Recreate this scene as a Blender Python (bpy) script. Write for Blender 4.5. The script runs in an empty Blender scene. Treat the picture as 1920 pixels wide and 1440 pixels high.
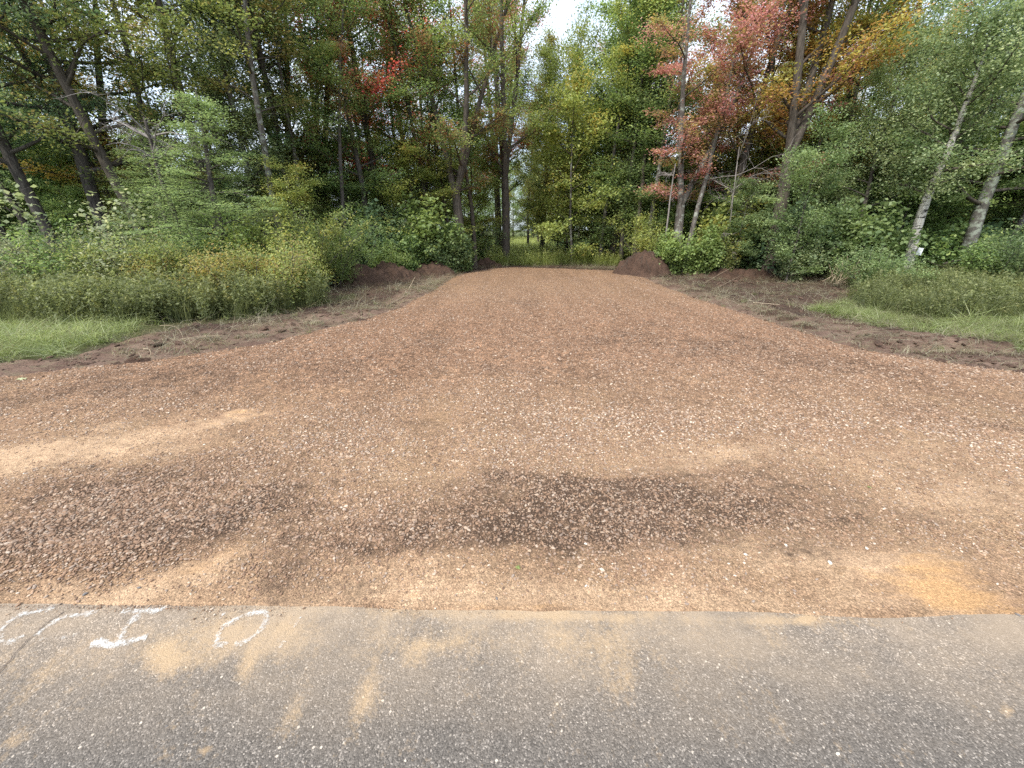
import bpy, math, random
import numpy as np
from mathutils import Vector

# ------------------------------------------------------------------ basics
scene = bpy.context.scene
COL = scene.collection
random.seed(7)
RNG = np.random.default_rng(11)

H_CAM, F, CX, CY = 1.6, 750.0, 960.0, 720.0
PITCH = math.atan(290 / 750.0)
CP, SP = math.cos(PITCH), math.sin(PITCH)


def at(px, py, z=0.0):
    """ground point seen at a photo pixel"""
    dx, u = px - CX, -(py - CY)
    d = (dx, F * CP + u * SP, -F * SP + u * CP)
    t = (z - H_CAM) / d[2]
    return (d[0] * t, d[1] * t)


def xat(px, Y, z=1.0):
    return (px - CX) / F * (Y * CP + (H_CAM - z) * SP)


def proj(x, y, z=0.0):
    dep = y * CP + (H_CAM - z) * SP
    up = y * SP - (H_CAM - z) * CP
    dep = np.maximum(dep, 0.05)
    return CX + F * x / dep, CY - F * up / dep


def tag(o, label=None, cat=None, group=None, kind=None):
    if label: o['label'] = label
    if cat: o['category'] = cat
    if group: o['group'] = group
    if kind: o['kind'] = kind
    return o


def link(name, data, parent=None, loc=None):
    o = bpy.data.objects.new(name, data)
    COL.objects.link(o)
    if parent: o.parent = parent
    if loc is not None: o.location = loc
    return o


# ------------------------------------------------------------------ noise
def _h(ix, iy, seed):
    n = (ix.astype(np.int64) * 374761393 + iy.astype(np.int64) * 668265263 + seed * 1442695041) & 0x7fffffff
    n = ((n ^ (n >> 13)) * 1274126177) & 0x7fffffff
    n = n ^ (n >> 16)
    return (n & 0xffff) / 65535.0


def vnoise(x, y, seed=0):
    ix, iy = np.floor(x), np.floor(y)
    fx, fy = x - ix, y - iy
    fx = fx * fx * (3 - 2 * fx); fy = fy * fy * (3 - 2 * fy)
    a, b = _h(ix, iy, seed), _h(ix + 1, iy, seed)
    c, d = _h(ix, iy + 1, seed), _h(ix + 1, iy + 1, seed)
    return (a * (1 - fx) + b * fx) * (1 - fy) + (c * (1 - fx) + d * fx) * fy


def fbm(x, y, f=1.0, oct=4, seed=0, gain=.5):
    s, a, t = 0, 1.0, 0
    for i in range(oct):
        s = s + a * (vnoise(x * f + 17.3 * i, y * f - 9.1 * i, seed + i) * 2 - 1)
        t += a; a *= gain; f *= 2.03
    return s / t


def sdist(poly, x, y):
    """signed distance to a polygon, positive inside"""
    P = np.array(poly, float)
    n = len(P)
    dmin = np.full(x.shape, 1e9)
    inside = np.zeros(x.shape, bool)
    for i in range(n):
        a, b = P[i], P[(i + 1) % n]
        e = b - a
        L = max(e @ e, 1e-9)
        t = np.clip(((x - a[0]) * e[0] + (y - a[1]) * e[1]) / L, 0, 1)
        dx, dy = x - a[0] - t * e[0], y - a[1] - t * e[1]
        dmin = np.minimum(dmin, dx * dx + dy * dy)
        c = (a[1] > y) != (b[1] > y)
        xs = a[0] + (y - a[1]) * e[0] / (e[1] if abs(e[1]) > 1e-9 else 1e-9)
        inside ^= c & (x < xs)
    d = np.sqrt(dmin)
    return np.where(inside, d, -d)


def sm(a, b, v):
    t = np.clip((v - a) / (b - a), 0, 1)
    return t * t * (3 - 2 * t)


# ------------------------------------------------------------------ materials
def new_mat(name):
    m = bpy.data.materials.new(name)
    m.use_nodes = True
    nt = m.node_tree
    nt.nodes.clear()
    out = nt.nodes.new('ShaderNodeOutputMaterial')
    return m, nt, out


class N:
    """short node helper"""
    def __init__(s, nt): s.nt = nt
    def n(s, t, **kw):
        nd = s.nt.nodes.new(t)
        for k, v in kw.items(): setattr(nd, k, v)
        return nd
    def l(s, a, b): s.nt.links.new(a, b)
    def put(s, sock, v):
        if isinstance(v, bpy.types.NodeSocket): s.l(v, sock)
        elif v is not None:
            if isinstance(v, tuple) and len(v) == 3 and sock.type == 'RGBA': v = (*v, 1)
            sock.default_value = v
    def math(s, op, a, b=None, c=None, clamp=False):
        nd = s.n('ShaderNodeMath', operation=op, use_clamp=clamp)
        s.put(nd.inputs[0], a); s.put(nd.inputs[1], b)
        if c is not None: s.put(nd.inputs[2], c)
        return nd.outputs[0]
    def mix(s, f, a, b, mode='MIX'):
        nd = s.n('ShaderNodeMix', data_type='RGBA', blend_type=mode)
        s.put(nd.inputs[0], f); s.put(nd.inputs[6], a); s.put(nd.inputs[7], b)
        return nd.outputs[2]
    def noise(s, vec, scale, detail=4, rough=.55, dist=0):
        nd = s.n('ShaderNodeTexNoise')
        if vec is not None: s.l(vec, nd.inputs['Vector'])
        nd.inputs['Scale'].default_value = scale; nd.inputs['Detail'].default_value = detail
        nd.inputs['Roughness'].default_value = rough; nd.inputs['Distortion'].default_value = dist
        return nd.outputs[0]
    def vor(s, vec, scale, feature='F1', out='Distance', rnd=1.0):
        nd = s.n('ShaderNodeTexVoronoi', feature=feature)
        if vec is not None: s.l(vec, nd.inputs['Vector'])
        nd.inputs['Scale'].default_value = scale; nd.inputs['Randomness'].default_value = rnd
        return nd.outputs[out]
    def ramp(s, f, stops, interp='LINEAR'):
        nd = s.n('ShaderNodeValToRGB')
        cr = nd.color_ramp; cr.interpolation = interp
        while len(cr.elements) < len(stops): cr.elements.new(.5)
        for e, (p, c) in zip(cr.elements, stops):
            e.position = p
            e.color = (c, c, c, 1) if isinstance(c, (int, float)) else (*c, 1)
        s.put(nd.inputs[0], f)
        return nd.outputs[0]
    def attr(s, name, kind='GEOMETRY', out='Fac'):
        nd = s.n('ShaderNodeAttribute', attribute_name=name, attribute_type=kind)
        return nd.outputs[out]
    def geo(s): return s.n('ShaderNodeNewGeometry').outputs['Position']
    def obj(s): return s.n('ShaderNodeTexCoord').outputs['Object']
    def scl(s, vec, v):
        nd = s.n('ShaderNodeVectorMath', operation='MULTIPLY')
        s.l(vec, nd.inputs[0]); nd.inputs[1].default_value = v
        return nd.outputs[0]
    def bump(s, h, strength, dist, normal=None):
        nd = s.n('ShaderNodeBump')
        nd.inputs['Strength'].default_value = strength; nd.inputs['Distance'].default_value = dist
        s.l(h, nd.inputs['Height'])
        if normal is not None: s.l(normal, nd.inputs['Normal'])
        return nd.outputs[0]
    def pbsdf(s, col, rough=.9, normal=None, spec=.3):
        nd = s.n('ShaderNodeBsdfPrincipled')
        s.put(nd.inputs['Base Color'], col); s.put(nd.inputs['Roughness'], rough)
        nd.inputs['Specular IOR Level'].default_value = spec
        if normal is not None: s.l(normal, nd.inputs['Normal'])
        return nd.outputs[0]


def leaf_mat(name, cols, accent=None, thr=.62, ascale=.55, trans=.56, k_=2.75):
    cols = [(c[0] * 1.12, c[1] * 1.0, c[2] * .95) if c[1] > c[0] else c for c in cols]
    cols = [tuple(min(.7, (c_ * k_) ** .83) for c_ in c) for c in cols]
    if accent: accent = [tuple(min(.7, (c_ * (1 + (k_ - 1) * .7)) ** .88) for c_ in c) for c in accent]
    m, nt, out = new_mat(name); g = N(nt)
    f = g.math('ADD', g.math('MULTIPLY', g.attr('v'), .5), g.math('MULTIPLY', g.attr('w'), .5))
    k = len(cols)
    c = g.ramp(f, [(.12 + .76 * i / (k - 1), cols[i]) for i in range(k)])
    oi = g.n('ShaderNodeObjectInfo').outputs['Random']
    if accent:
        vec = g.n('ShaderNodeVectorMath', operation='ADD')
        g.l(g.obj(), vec.inputs[0])
        cmb = g.n('ShaderNodeCombineXYZ'); g.l(g.math('MULTIPLY', oi, 37.0), cmb.inputs[0]); g.l(cmb.outputs[0], vec.inputs[1])
        n1 = g.noise(vec.outputs[0], ascale, 2)
        f2 = g.math('ADD', n1, g.math('MULTIPLY', g.math('SUBTRACT', g.attr('w'), .5), .22))
        f2 = g.math('ADD', f2, g.math('MULTIPLY', g.attr('v'), .06))
        mk = g.ramp(f2, [(thr - .05, 0.0), (thr + .05, 1.0)])
        ac = g.ramp(g.attr('v'), [(i / (len(accent) - 1), accent[i]) for i in range(len(accent))])
        c = g.mix(mk, c, ac)
    hsv = g.n('ShaderNodeHueSaturation'); hsv.inputs['Hue'].default_value = .5
    g.l(c, hsv.inputs['Color']); g.l(g.math('ADD', .8, g.math('MULTIPLY', oi, .4)), hsv.inputs['Value'])
    c = hsv.outputs[0]
    b = g.pbsdf(c, .5, spec=.35)
    tr = g.n('ShaderNodeBsdfTranslucent')
    g.l(g.mix(.5, c, (1.0, 1.0, .55), 'MULTIPLY'), tr.inputs[0])
    mx = g.n('ShaderNodeMixShader'); mx.inputs[0].default_value = trans
    g.l(b, mx.inputs[1]); g.l(tr.outputs[0], mx.inputs[2]); g.l(mx.outputs[0], out.inputs[0])
    return m


def bark_mat(name, dark, light, lichen=None, amt=.5, birch=False):
    m, nt, out = new_mat(name); g = N(nt)
    o = g.obj()
    n1 = g.noise(g.scl(o, (14, 14, 2.2)), 1.6, 5, .65)
    c = g.mix(g.ramp(n1, [(.35, 0.0), (.68, 1.0)]), dark, light)
    if lichen:
        n2 = g.noise(o, 5.0, 4, .6)
        c = g.mix(g.ramp(n2, [(amt - .04, 0.0), (amt + .06, 1.0)]), c, lichen)
    if birch:
        n3 = g.noise(g.scl(o, (3, 3, 16)), 1.3, 3, .6)
        c = g.mix(g.ramp(n3, [(.55, 0.0), (.60, 1.0)]), c, (.03, .027, .025))
        n4 = g.noise(g.scl(o, (1.5, 1.5, 1.1)), 1.5, 2, .5)
        c = g.mix(g.ramp(n4, [(.60, 0.0), (.64, 1.0)]), c, (.025, .022, .02))
    g.l(g.pbsdf(c, .9, g.bump(n1, .8, .02), .15), out.inputs[0])
    return m


G = dict(
    green=leaf_mat('leaf_green', [(.022, .044, .017), (.042, .076, .025), (.075, .12, .035), (.12, .165, .05)]),
    deep=leaf_mat('leaf_deep_green', [(.018, .038, .021), (.034, .066, .033), (.058, .095, .045), (.09, .135, .06)]),
    olive=leaf_mat('leaf_olive', [(.03, .05, .018), (.06, .085, .025), (.10, .125, .035), (.17, .16, .05)],
                   [(.13, .09, .03), (.10, .08, .03), (.16, .13, .045)], .62),
    rust=leaf_mat('leaf_rust_green', [(.028, .05, .018), (.055, .085, .024), (.085, .12, .035), (.13, .15, .05)],
                  [(.11, .055, .028), (.16, .065, .035), (.10, .08, .03)], .61, .8),
    redtop=leaf_mat('leaf_green_scarlet', [(.035, .05, .02), (.06, .085, .027), (.09, .11, .035)],
                    [(.34, .03, .03), (.45, .06, .05), (.40, .12, .05)], .42, .9, .5),
    red=leaf_mat('leaf_red', [(.14, .05, .052), (.19, .07, .068), (.23, .11, .09), (.16, .12, .055)],
                 [(.07, .09, .03), (.13, .13, .04), (.24, .14, .04)], .55, .9, .5),
    orange=leaf_mat('leaf_orange', [(.09, .10, .022), (.15, .14, .028), (.21, .16, .032), (.23, .13, .032)], [(.22, .09, .035), (.26, .13, .035), (.22, .15, .03)], .56, .7, .5),
    yellow=leaf_mat('leaf_yellow_green', [(.04, .06, .016), (.065, .09, .02), (.10, .125, .03), (.15, .16, .04)], [(.20, .15, .03), (.22, .18, .04)], .70, .7, .5),
    lime=leaf_mat('leaf_lime', [(.032, .055, .016), (.05, .082, .023), (.075, .115, .033), (.11, .15, .045)]),
    mid=leaf_mat('leaf_mid_green', [(.025, .045, .018), (.042, .07, .027), (.065, .10, .038), (.10, .14, .056)]),
    hemlock=leaf_mat('leaf_hemlock', [(.032, .055, .024), (.052, .085, .034), (.08, .12, .046), (.12, .165, .065)]),
    pale=leaf_mat('leaf_pale', [(.045, .07, .033), (.08, .11, .05), (.125, .16, .08), (.22, .25, .15)]),
    aspen=leaf_mat('leaf_grey_green', [(.035, .06, .03), (.065, .10, .045), (.11, .15, .07), (.19, .23, .12)]),
    grey=leaf_mat('leaf_sage', [(.045, .06, .038), (.075, .095, .055), (.11, .13, .075), (.15, .165, .09)]),
    gold=leaf_mat('leaf_goldenrod', [(.045, .06, .02), (.075, .09, .026), (.11, .105, .03), (.16, .12, .03)], [(.13, .09, .025), (.19, .12, .03)], .62, 1.5),
)
BARK = dict(
    dark=bark_mat('bark_dark', (.036, .031, .028), (.13, .112, .096)),
    brown=bark_mat('bark_brown', (.045, .037, .03), (.12, .10, .08)),
    grey=bark_mat('bark_grey_lichen', (.07, .06, .052), (.17, .15, .13), (.27, .28, .24), .56),
    pale=bark_mat('bark_pale_lichen', (.07, .064, .055), (.15, .14, .12), (.24, .26, .21), .52),
    birch=bark_mat('bark_birch', (.34, .31, .27), (.62, .59, .53), birch=True),
    dead=bark_mat('bark_dead', (.16, .14, .125), (.30, .27, .25)),
)


def soil_mat(name, rusty=0.0):
    m, nt, out = new_mat(name); g = N(nt)
    p = g.geo()
    n1 = g.noise(p, 3.0, 6, .65); n2 = g.noise(p, 28, 5, .7)
    da, db = ((.055, .036, .027), (.17, .11, .08)) if rusty else ((.036, .023, .017), (.10, .062, .044))
    c = g.mix(g.ramp(n1, [(.3, 0.0), (.7, 1.0)]), da, db)
    c = g.mix(g.math('MULTIPLY', g.ramp(n2, [(.45, 0.0), (.75, 1.0)]), .7), c, (.15, .085, .055))
    h = g.math('ADD', n1, n2)
    g.l(g.pbsdf(c, .95, g.bump(h, 1.0, .06), .15), out.inputs[0])
    return m


SOIL = soil_mat('soil')
SOIL2 = soil_mat('dry_soil', 1.0)


# ------------------------------------------------------------------ mesh builders
def quads_mesh(name, V, v=None, w=None, tri=False, mat=None):
    k = 3 if tri else 4
    n = len(V) // k
    me = bpy.data.meshes.new(name)
    me.vertices.add(len(V)); me.vertices.foreach_set('co', V.astype(np.float32).ravel())
    me.loops.add(n * k); me.loops.foreach_set('vertex_index', np.arange(n * k, dtype=np.int32))
    me.polygons.add(n)
    me.polygons.foreach_set('loop_start', np.arange(0, n * k, k, dtype=np.int32))
    me.polygons.foreach_set('loop_total', np.full(n, k, dtype=np.int32))
    me.update(calc_edges=True)
    for nm, a in (('v', v), ('w', w)):
        if a is not None:
            at_ = me.attributes.new(nm, 'FLOAT', 'FACE'); at_.data.foreach_set('value', a.astype(np.float32))
    if mat: me.materials.append(mat)
    return me


def grid_mesh(name, X, Y, Z, keep=None, attrs=None, mat=None):
    r, c = X.shape
    idx = np.arange(r * c).reshape(r, c)
    q = np.stack([idx[:-1, :-1], idx[:-1, 1:], idx[1:, 1:], idx[1:, :-1]], -1).reshape(-1, 4)
    if keep is not None:
        k = keep.reshape(-1)
        q = q[k[q].any(1)]
    used = np.unique(q); remap = np.full(r * c, -1); remap[used] = np.arange(len(used)); q = remap[q]
    V = np.stack([X, Y, Z], -1).reshape(-1, 3)[used]
    me = bpy.data.meshes.new(name)
    me.vertices.add(len(V)); me.vertices.foreach_set('co', V.astype(np.float32).ravel())
    me.loops.add(q.size); me.loops.foreach_set('vertex_index', q.astype(np.int32).ravel())
    me.polygons.add(len(q))
    me.polygons.foreach_set('loop_start', np.arange(0, q.size, 4, dtype=np.int32))
    me.polygons.foreach_set('loop_total', np.full(len(q), 4, dtype=np.int32))
    me.polygons.foreach_set('use_smooth', np.ones(len(q), bool))
    me.update(calc_edges=True)
    for nm, a in (attrs or {}).items():
        t = me.attributes.new(nm, 'FLOAT', 'POINT')
        t.data.foreach_set('value', a.reshape(-1)[used].astype(np.float32))
    if mat: me.materials.append(mat)
    return me


def tubes_mesh(name, tubes, mat=None, sides=6):
    VV, FF, off = [], [], 0
    for pts, rad in tubes:
        pts = np.asarray(pts, float); rad = np.asarray(rad, float); n = len(pts)
        s = sides if rad[0] > .03 else 4
        tg = np.gradient(pts, axis=0); tg /= np.linalg.norm(tg, axis=1)[:, None] + 1e-9
        ref = np.array([.31, .95, .05]) if abs(tg[0, 2]) > .5 else np.array([0, 0, 1.0])
        a = np.cross(tg, ref); a /= np.linalg.norm(a, axis=1)[:, None] + 1e-9
        b = np.cross(tg, a)
        th = np.arange(s) / s * 2 * math.pi
        ring = pts[:, None] + rad[:, None, None] * (np.cos(th)[None, :, None] * a[:, None] + np.sin(th)[None, :, None] * b[:, None])
        VV.append(ring.reshape(-1, 3))
        i = np.arange(n - 1)[:, None] * s; j = np.arange(s)[None]; j2 = (j + 1) % s
        FF.append(np.stack([off + i + j, off + i + j2, off + i + s + j2, off + i + s + j], -1).reshape(-1, 4))
        off += n * s
    V = np.concatenate(VV); q = np.concatenate(FF)
    me = bpy.data.meshes.new(name)
    me.vertices.add(len(V)); me.vertices.foreach_set('co', V.astype(np.float32).ravel())
    me.loops.add(q.size); me.loops.foreach_set('vertex_index', q.astype(np.int32).ravel())
    me.polygons.add(len(q))
    me.polygons.foreach_set('loop_start', np.arange(0, q.size, 4, dtype=np.int32))
    me.polygons.foreach_set('loop_total', np.full(len(q), 4, dtype=np.int32))
    me.polygons.foreach_set('use_smooth', np.ones(len(q), bool))
    me.update(calc_edges=True)
    if mat: me.materials.append(mat)
    return me


def leaves(C, size, rng, w, up=.7, aspect=.62, mat=None, name='leaves', var=.35):
    n = len(C)
    nr = rng.normal(size=(n, 3)); nr[:, 2] = np.abs(nr[:, 2]) + up
    nr /= np.linalg.norm(nr, axis=1)[:, None]
    t = rng.normal(size=(n, 3)); t -= (t * nr).sum(1)[:, None] * nr
    t /= np.linalg.norm(t, axis=1)[:, None]
    b = np.cross(nr, t)
    s = size * (1 - var + 2 * var * rng.random(n))[:, None]
    V = np.stack([C - t * s * .5, C + b * s * aspect * .5 - t * s * .08 + nr * s * .1, C + t * s * .5, C - b * s * aspect * .5 - t * s * .08 + nr * s * .1], 1).reshape(-1, 3)
    return quads_mesh(name, V, rng.random(n), w, mat=mat)


def path(p0, d, L, n, rng, up=.0, wob=.15):
    pts = [np.array(p0, float)]; d = np.array(d, float); d /= np.linalg.norm(d)
    for i in range(n):
        d = d + rng.normal(size=3) * wob + np.array([0, 0, up]); d /= np.linalg.norm(d)
        pts.append(pts[-1] + d * L / n)
    return np.array(pts)


def grow(seed, H=15, rt=.16, hb=.26, R=3.2, nl=18, elev=.6, prof='round', nleaf=24000, leaf=.1, forks=1,
         flat=.45, spread=.28, subn=7, up=.05, aspect=.62, wob=.035, leafup=.7, dead_low=5):
    """one tree: trunk tubes with limbs, and a leaf mesh clustered on its twigs"""
    rng = np.random.default_rng(seed)
    tubes, segs = [], []
    trunk_t = []
    stems = []
    nn = 12
    if forks == 1:
        tp = path((0, 0, -.25), (0, 0, 1), H, nn, rng, .06, wob)
        stems.append((tp, rt, 0.0))
        trunk_t.append((tp, rt * (1 - np.linspace(0, 1, nn + 1)) ** .8 + .012))
        trunk_t[-1][1][0] *= 1.35
    else:
        fz = H * .22 * rng.uniform(.7, 1.3)
        base = path((0, 0, -.25), (0, 0, 1), fz, 4, rng, 0, .02)
        rr = np.linspace(rt * 1.35, rt, 5); trunk_t.append((base, rr))
        for k in range(forks):
            az = 2 * math.pi * k / forks + rng.uniform(0, 1)
            d = (math.cos(az) * .22, math.sin(az) * .22, 1)
            tp = path(base[-1] - np.array([0, 0, .1]), d, H - fz, nn, rng, .03, wob)
            stems.append((tp, rt * .72, .12))
            trunk_t.append((tp, rt * .72 * (1 - np.linspace(0, 1, nn + 1)) ** .8 + .01))
    cents, cw = [], []
    for si, (tp, r0, t0) in enumerate(stems):
        m = max(4, nl // len(stems))
        for i in range(m):
            t = hb + (1 - hb) * ((i + rng.random()) / m) * .97
            if forks > 1: t = max(.03, (t - .22) / .78)
            f = t * (len(tp) - 1); j = int(min(f, len(tp) - 2)); p = tp[j] + (tp[j + 1] - tp[j]) * (f - j)
            u = (p[2] / H - hb) / (1 - hb); u = min(max(u, 0), 1)
            if prof == 'round': pr = math.sqrt(max(.06, 1 - ((u - .4) / .63) ** 2))
            elif prof == 'cone': pr = max(.07, 1 - .93 * u)
            elif prof == 'col': pr = max(.15, (1 - u) ** .5) * min(1, .55 + 1.5 * u)
            az = i * 2.4 + rng.normal() * .4 + si
            L = R * pr * rng.uniform(.7, 1.15) / (.8 + .2 * len(stems))
            e = elev * rng.uniform(.7, 1.3) * (.6 + .8 * u if prof != 'cone' else 1)
            d = (math.cos(az) * math.cos(e), math.sin(az) * math.cos(e), math.sin(e))
            lp = path(p, d, L, 6, rng, up, .12)
            rl = max(.012, r0 * (1 - t) ** .8 * .42)
            tubes.append((lp, np.linspace(rl * 1.25, .008, 7)))
            for k in range(subn):
                q = rng.uniform(.25, 1); f2 = q * 6; j2 = int(min(f2, 5)); p2 = lp[j2] + (lp[j2 + 1] - lp[j2]) * (f2 - j2)
                dd = lp[j2 + 1] - lp[j2]; dd /= np.linalg.norm(dd)
                sd = rng.normal(size=3); sd[2] *= .5
                d2 = dd * .8 + sd * .6
                sp_ = path(p2, d2, L * rng.uniform(.25, .5), 3, rng, up, .15)
                tubes.append((sp_, np.linspace(max(.006, rl * .35), .003, 4)))
                cents.append(sp_); cw.append(max(.25, L / R))
        for k in range(dead_low):
            t = rng.uniform(.05, hb + .06); f = t * (len(tp) - 1); j = int(f); p = tp[j]
            az = rng.uniform(0, 6.28)
            lp = path(p, (math.cos(az), math.sin(az), .25), rng.uniform(.5, 1.4), 4, rng, .03, .2)
            tubes.append((lp, np.linspace(.014, .003, 5)))
    S = np.array(cents); wt = np.array(cw)
    pr = wt / wt.sum()
    ci = rng.choice(len(S), nleaf, p=pr)
    q = rng.uniform(.0, 3, nleaf); j = np.minimum(q.astype(int), 2); fr = (q - j)[:, None]
    P = S[ci, j] * (1 - fr) + S[ci, j + 1] * fr
    sc = spread * (.5 + rng.random(len(S)))[ci][:, None]
    P = P + rng.normal(size=(nleaf, 3)) * sc * np.array([1, 1, flat])
    P = P[P[:, 2] > .15]
    ci = ci[:len(P)]
    wv = rng.random(len(S))[ci]
    me_t = tubes_mesh('trunk_mesh', trunk_t + tubes, sides=8)
    nf_ = sum((len(t_[0]) - 1) * (8 if t_[1][0] > .03 else 4) for t_ in trunk_t)
    mi_ = np.ones(len(me_t.polygons), np.int32); mi_[:nf_] = 0
    me_t.materials.append(None); me_t.materials.append(None); me_t.polygons.foreach_set('material_index', mi_)
    me_l = leaves(P, leaf, rng, wv, leafup, aspect)
    return me_t, me_l


KINDS = {}
def kind(name, n, **kw):
    KINDS[name] = [grow(100 * len(KINDS) + i, **kw) for i in range(n)]

kind('maple', 3, H=15, rt=.15, hb=.24, R=3.1, nl=24, elev=.6, nleaf=23000, leaf=.088, subn=8, spread=.22)
kind('forked', 2, H=15, rt=.17, hb=.22, R=3.3, nl=30, elev=.75, forks=3, nleaf=23000, leaf=.085, subn=7, spread=.22)
kind('oak', 2, H=14, rt=.18, hb=.24, R=3.9, nl=28, elev=.4, nleaf=34000, leaf=.09, subn=9, up=.02, spread=.23)
kind('narrow', 2, H=14, rt=.12, hb=.12, R=2.0, nl=44, elev=.85, prof='col', nleaf=42000, leaf=.078, spread=.2, up=.08, flat=.8)
kind('aspen', 2, H=10, rt=.10, hb=.30, R=2.2, nl=24, elev=.5, nleaf=26000, leaf=.07, aspect=.9, flat=.8, spread=.24)
kind('birch', 1, H=8, rt=.175, hb=.42, R=1.7, nl=26, elev=.6, nleaf=22000, leaf=.07, aspect=.9, flat=.9, spread=.24, wob=.05, dead_low=1)
kind('bushy', 3, H=9, rt=.08, hb=.07, R=2.5, nl=40, elev=.45, nleaf=38000, leaf=.085, subn=8, spread=.26, flat=.4, dead_low=1)
kind('hemlock', 2, H=6, rt=.09, hb=.06, R=2.1, nl=46, elev=.22, prof='cone', nleaf=38000, leaf=.06, flat=.18, spread=.16, subn=9, up=-.01, aspect=.35, leafup=2.0)
kind('pole', 3, H=16, rt=.10, hb=.40, R=2.1, nl=18, elev=.7, nleaf=12000, leaf=.09, subn=6, dead_low=9)
kind('sapling', 3, H=6, rt=.035, hb=.10, R=1.7, nl=20, elev=.5, nleaf=13000, leaf=.09, subn=6, spread=.24, flat=.3, dead_low=2)
print('kinds done')


def tree(kd, var, px, Y, s, leafm, bark, label, name='tree', cat='tree', group=None, rz=None, lean=(0, 0), sz=None, cut=False):
    x = xat(px, Y)
    z = gz(x, Y)
    root = link(name, None, loc=(x, Y, z))
    root.empty_display_size = .3
    root.rotation_euler = (lean[1], lean[0], 0)
    rz = random.uniform(0, 6.28) if rz is None else rz
    tag(root, label, cat, group)
    mt, ml = KINDS[kd][var % len(KINDS[kd])]
    if sz is None and px < 330 and Y < 14.5 and kd in ('maple', 'oak', 'pole'): sz = s * .95
    if sz is None and Y < 20 and kd in ('maple', 'forked', 'oak', 'narrow', 'pole'): sz = s * .74
    bb = {'birch': 'brown', 'pale': 'brown', 'grey': 'brown'}.get(bark, bark)
    for nm, me, m in (('trunk', mt, BARK[bark]), ('crown', ml, G[leafm])):
        if cut and nm == 'crown': continue
        if len(me.materials) == 0: me.materials.append(m)
        o = link(nm, me, root)
        o.rotation_euler = (0, 0, rz)
        o.scale = (s, s, (sz or s))
        for k_, sl in enumerate(o.material_slots):
            sl.link = 'OBJECT'; sl.material = BARK[bb] if k_ else m
    return root


# ------------------------------------------------------------------ ground layout
LE = [(0, 705), (120, 693), (250, 681), (380, 664), (500, 645), (600, 620), (690, 597), (760, 575), (810, 545), (850, 521), (885, 508)]
RE = [(1175, 508), (1205, 520), (1245, 537), (1310, 562), (1400, 590), (1470, 612), (1560, 640), (1640, 660), (1780, 680), (1920, 702)]
lw = [at(*p) for p in LE]; rw = [at(*p) for p in RE]
PAD = [(-16, .6), (-16, 1.9), (-9.0, 3.3)] + lw + [(0, 19.0)] + rw + [(9.0, 3.5), (16, 2.1), (16, .6)]
SL = [(0, 690), (100, 677), (200, 655), (280, 630), (380, 613), (560, 588), (585, 560), (620, 543), (640, 530), (700, 505), (800, 495)]
SR = [(1240, 500), (1400, 507), (1560, 512), (1612, 545), (1590, 566), (1530, 583), (1640, 612), (1780, 630), (1920, 652)]
SOILP = [(-16, .5), (-16, 3.2), (-9.3, 4.6)] + [at(*p) for p in SL] + [(-2, 22.5), (2.5, 22.5)] + [at(*p) for p in SR] + [(10, 5.2), (16, 4.4), (16, .5)]


def zs(x, y):
    x = np.asarray(x, float); y = np.asarray(y, float)
    far = sm(2.0, 7.0, y)
    z = .05 * fbm(x, y, .22, 3, 5) * far
    z += .35 * fbm(x, y, .07, 3, 9) * sm(22, 45, y)
    z += .25 * sm(10, 18, np.abs(x)) * sm(6, 14, y) * fbm(x, y, .12, 2, 31)
    return z


def gz(x, y):
    return float(zs(np.array([x]), np.array([y]))[0])


def soilmask(x, y):
    d = sdist(SOILP, x, y) + .38 * fbm(x, y, .9, 3, 3) + .16 * fbm(x, y, 5, 2, 8)
    return sm(-.12, .12, d)


def ground_z(x, y):
    s = soilmask(x, y)
    dp = sdist(PAD, x, y)
    out = sm(.15, -.25, dp)
    z = zs(x, y) + s * out * (.055 * fbm(x, y, .9, 4, 41) + .045 * np.abs(fbm(x, y, 3.5, 4, 51)) + .02 * fbm(x, y, 13, 2, 61))
    z = z - .05 * sm(-.1, .2, dp) - .04 * sm(1.7, 1.3, y)
    # dark rut at the right edge
    rx, ry = at(1790, 655)
    z = z - .09 * np.exp(-(((x - rx) / 1.3) ** 2 + ((y - ry) / .16) ** 2))
    z = z + .07 * np.exp(-(((x - rx) / 1.5) ** 2 + ((y - ry - .32) / .2) ** 2))
    return z


# ground sheet
def axis(vals):
    return np.array(vals)

yv = np.concatenate([np.array([-300, -120, -60, -30, -14, -6, -2, 0, .8]), np.geomspace(1.2, 30, 430), np.geomspace(31, 120, 60), [160, 220, 300, 450, 700]])
u = np.linspace(-1, 1, 561)
xv = np.sinh(u * 2.4) / np.sinh(2.4) * 24
xv = np.concatenate([[-600, -300, -150, -80, -55, -40, -30], xv, [30, 40, 55, 80, 150, 300, 600]])
X, Y = np.meshgrid(xv, yv)
Z = ground_z(X, Y)
s = soilmask(X, Y)
dpad = sdist(PAD, X, Y)
PX, PY = proj(X, Y)
dry = s * sm(-1, 0, (dpad + .3) / (.9 + 2.3 * sm(9, 5.5, Y)) + .35 * fbm(X, Y, .8, 3, 77)) * sm(21, 12, Y)
green = (1 - s) * sm(13, 8, Y + 1.5 * fbm(X, Y, .5, 2, 4)) * np.where(X < 0, .15 + .85 * sm(-5.8, -7.0, X), 1)
clear = (1 - s) * np.maximum(sm(5.5, 3.5, np.abs(X - 1)) * sm(18, 21, Y), sm(44, 52, Y))
green = np.clip(green + clear, 0, 1)
m, nt, out = new_mat('ground'); g = N(nt)
p = g.geo()
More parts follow.
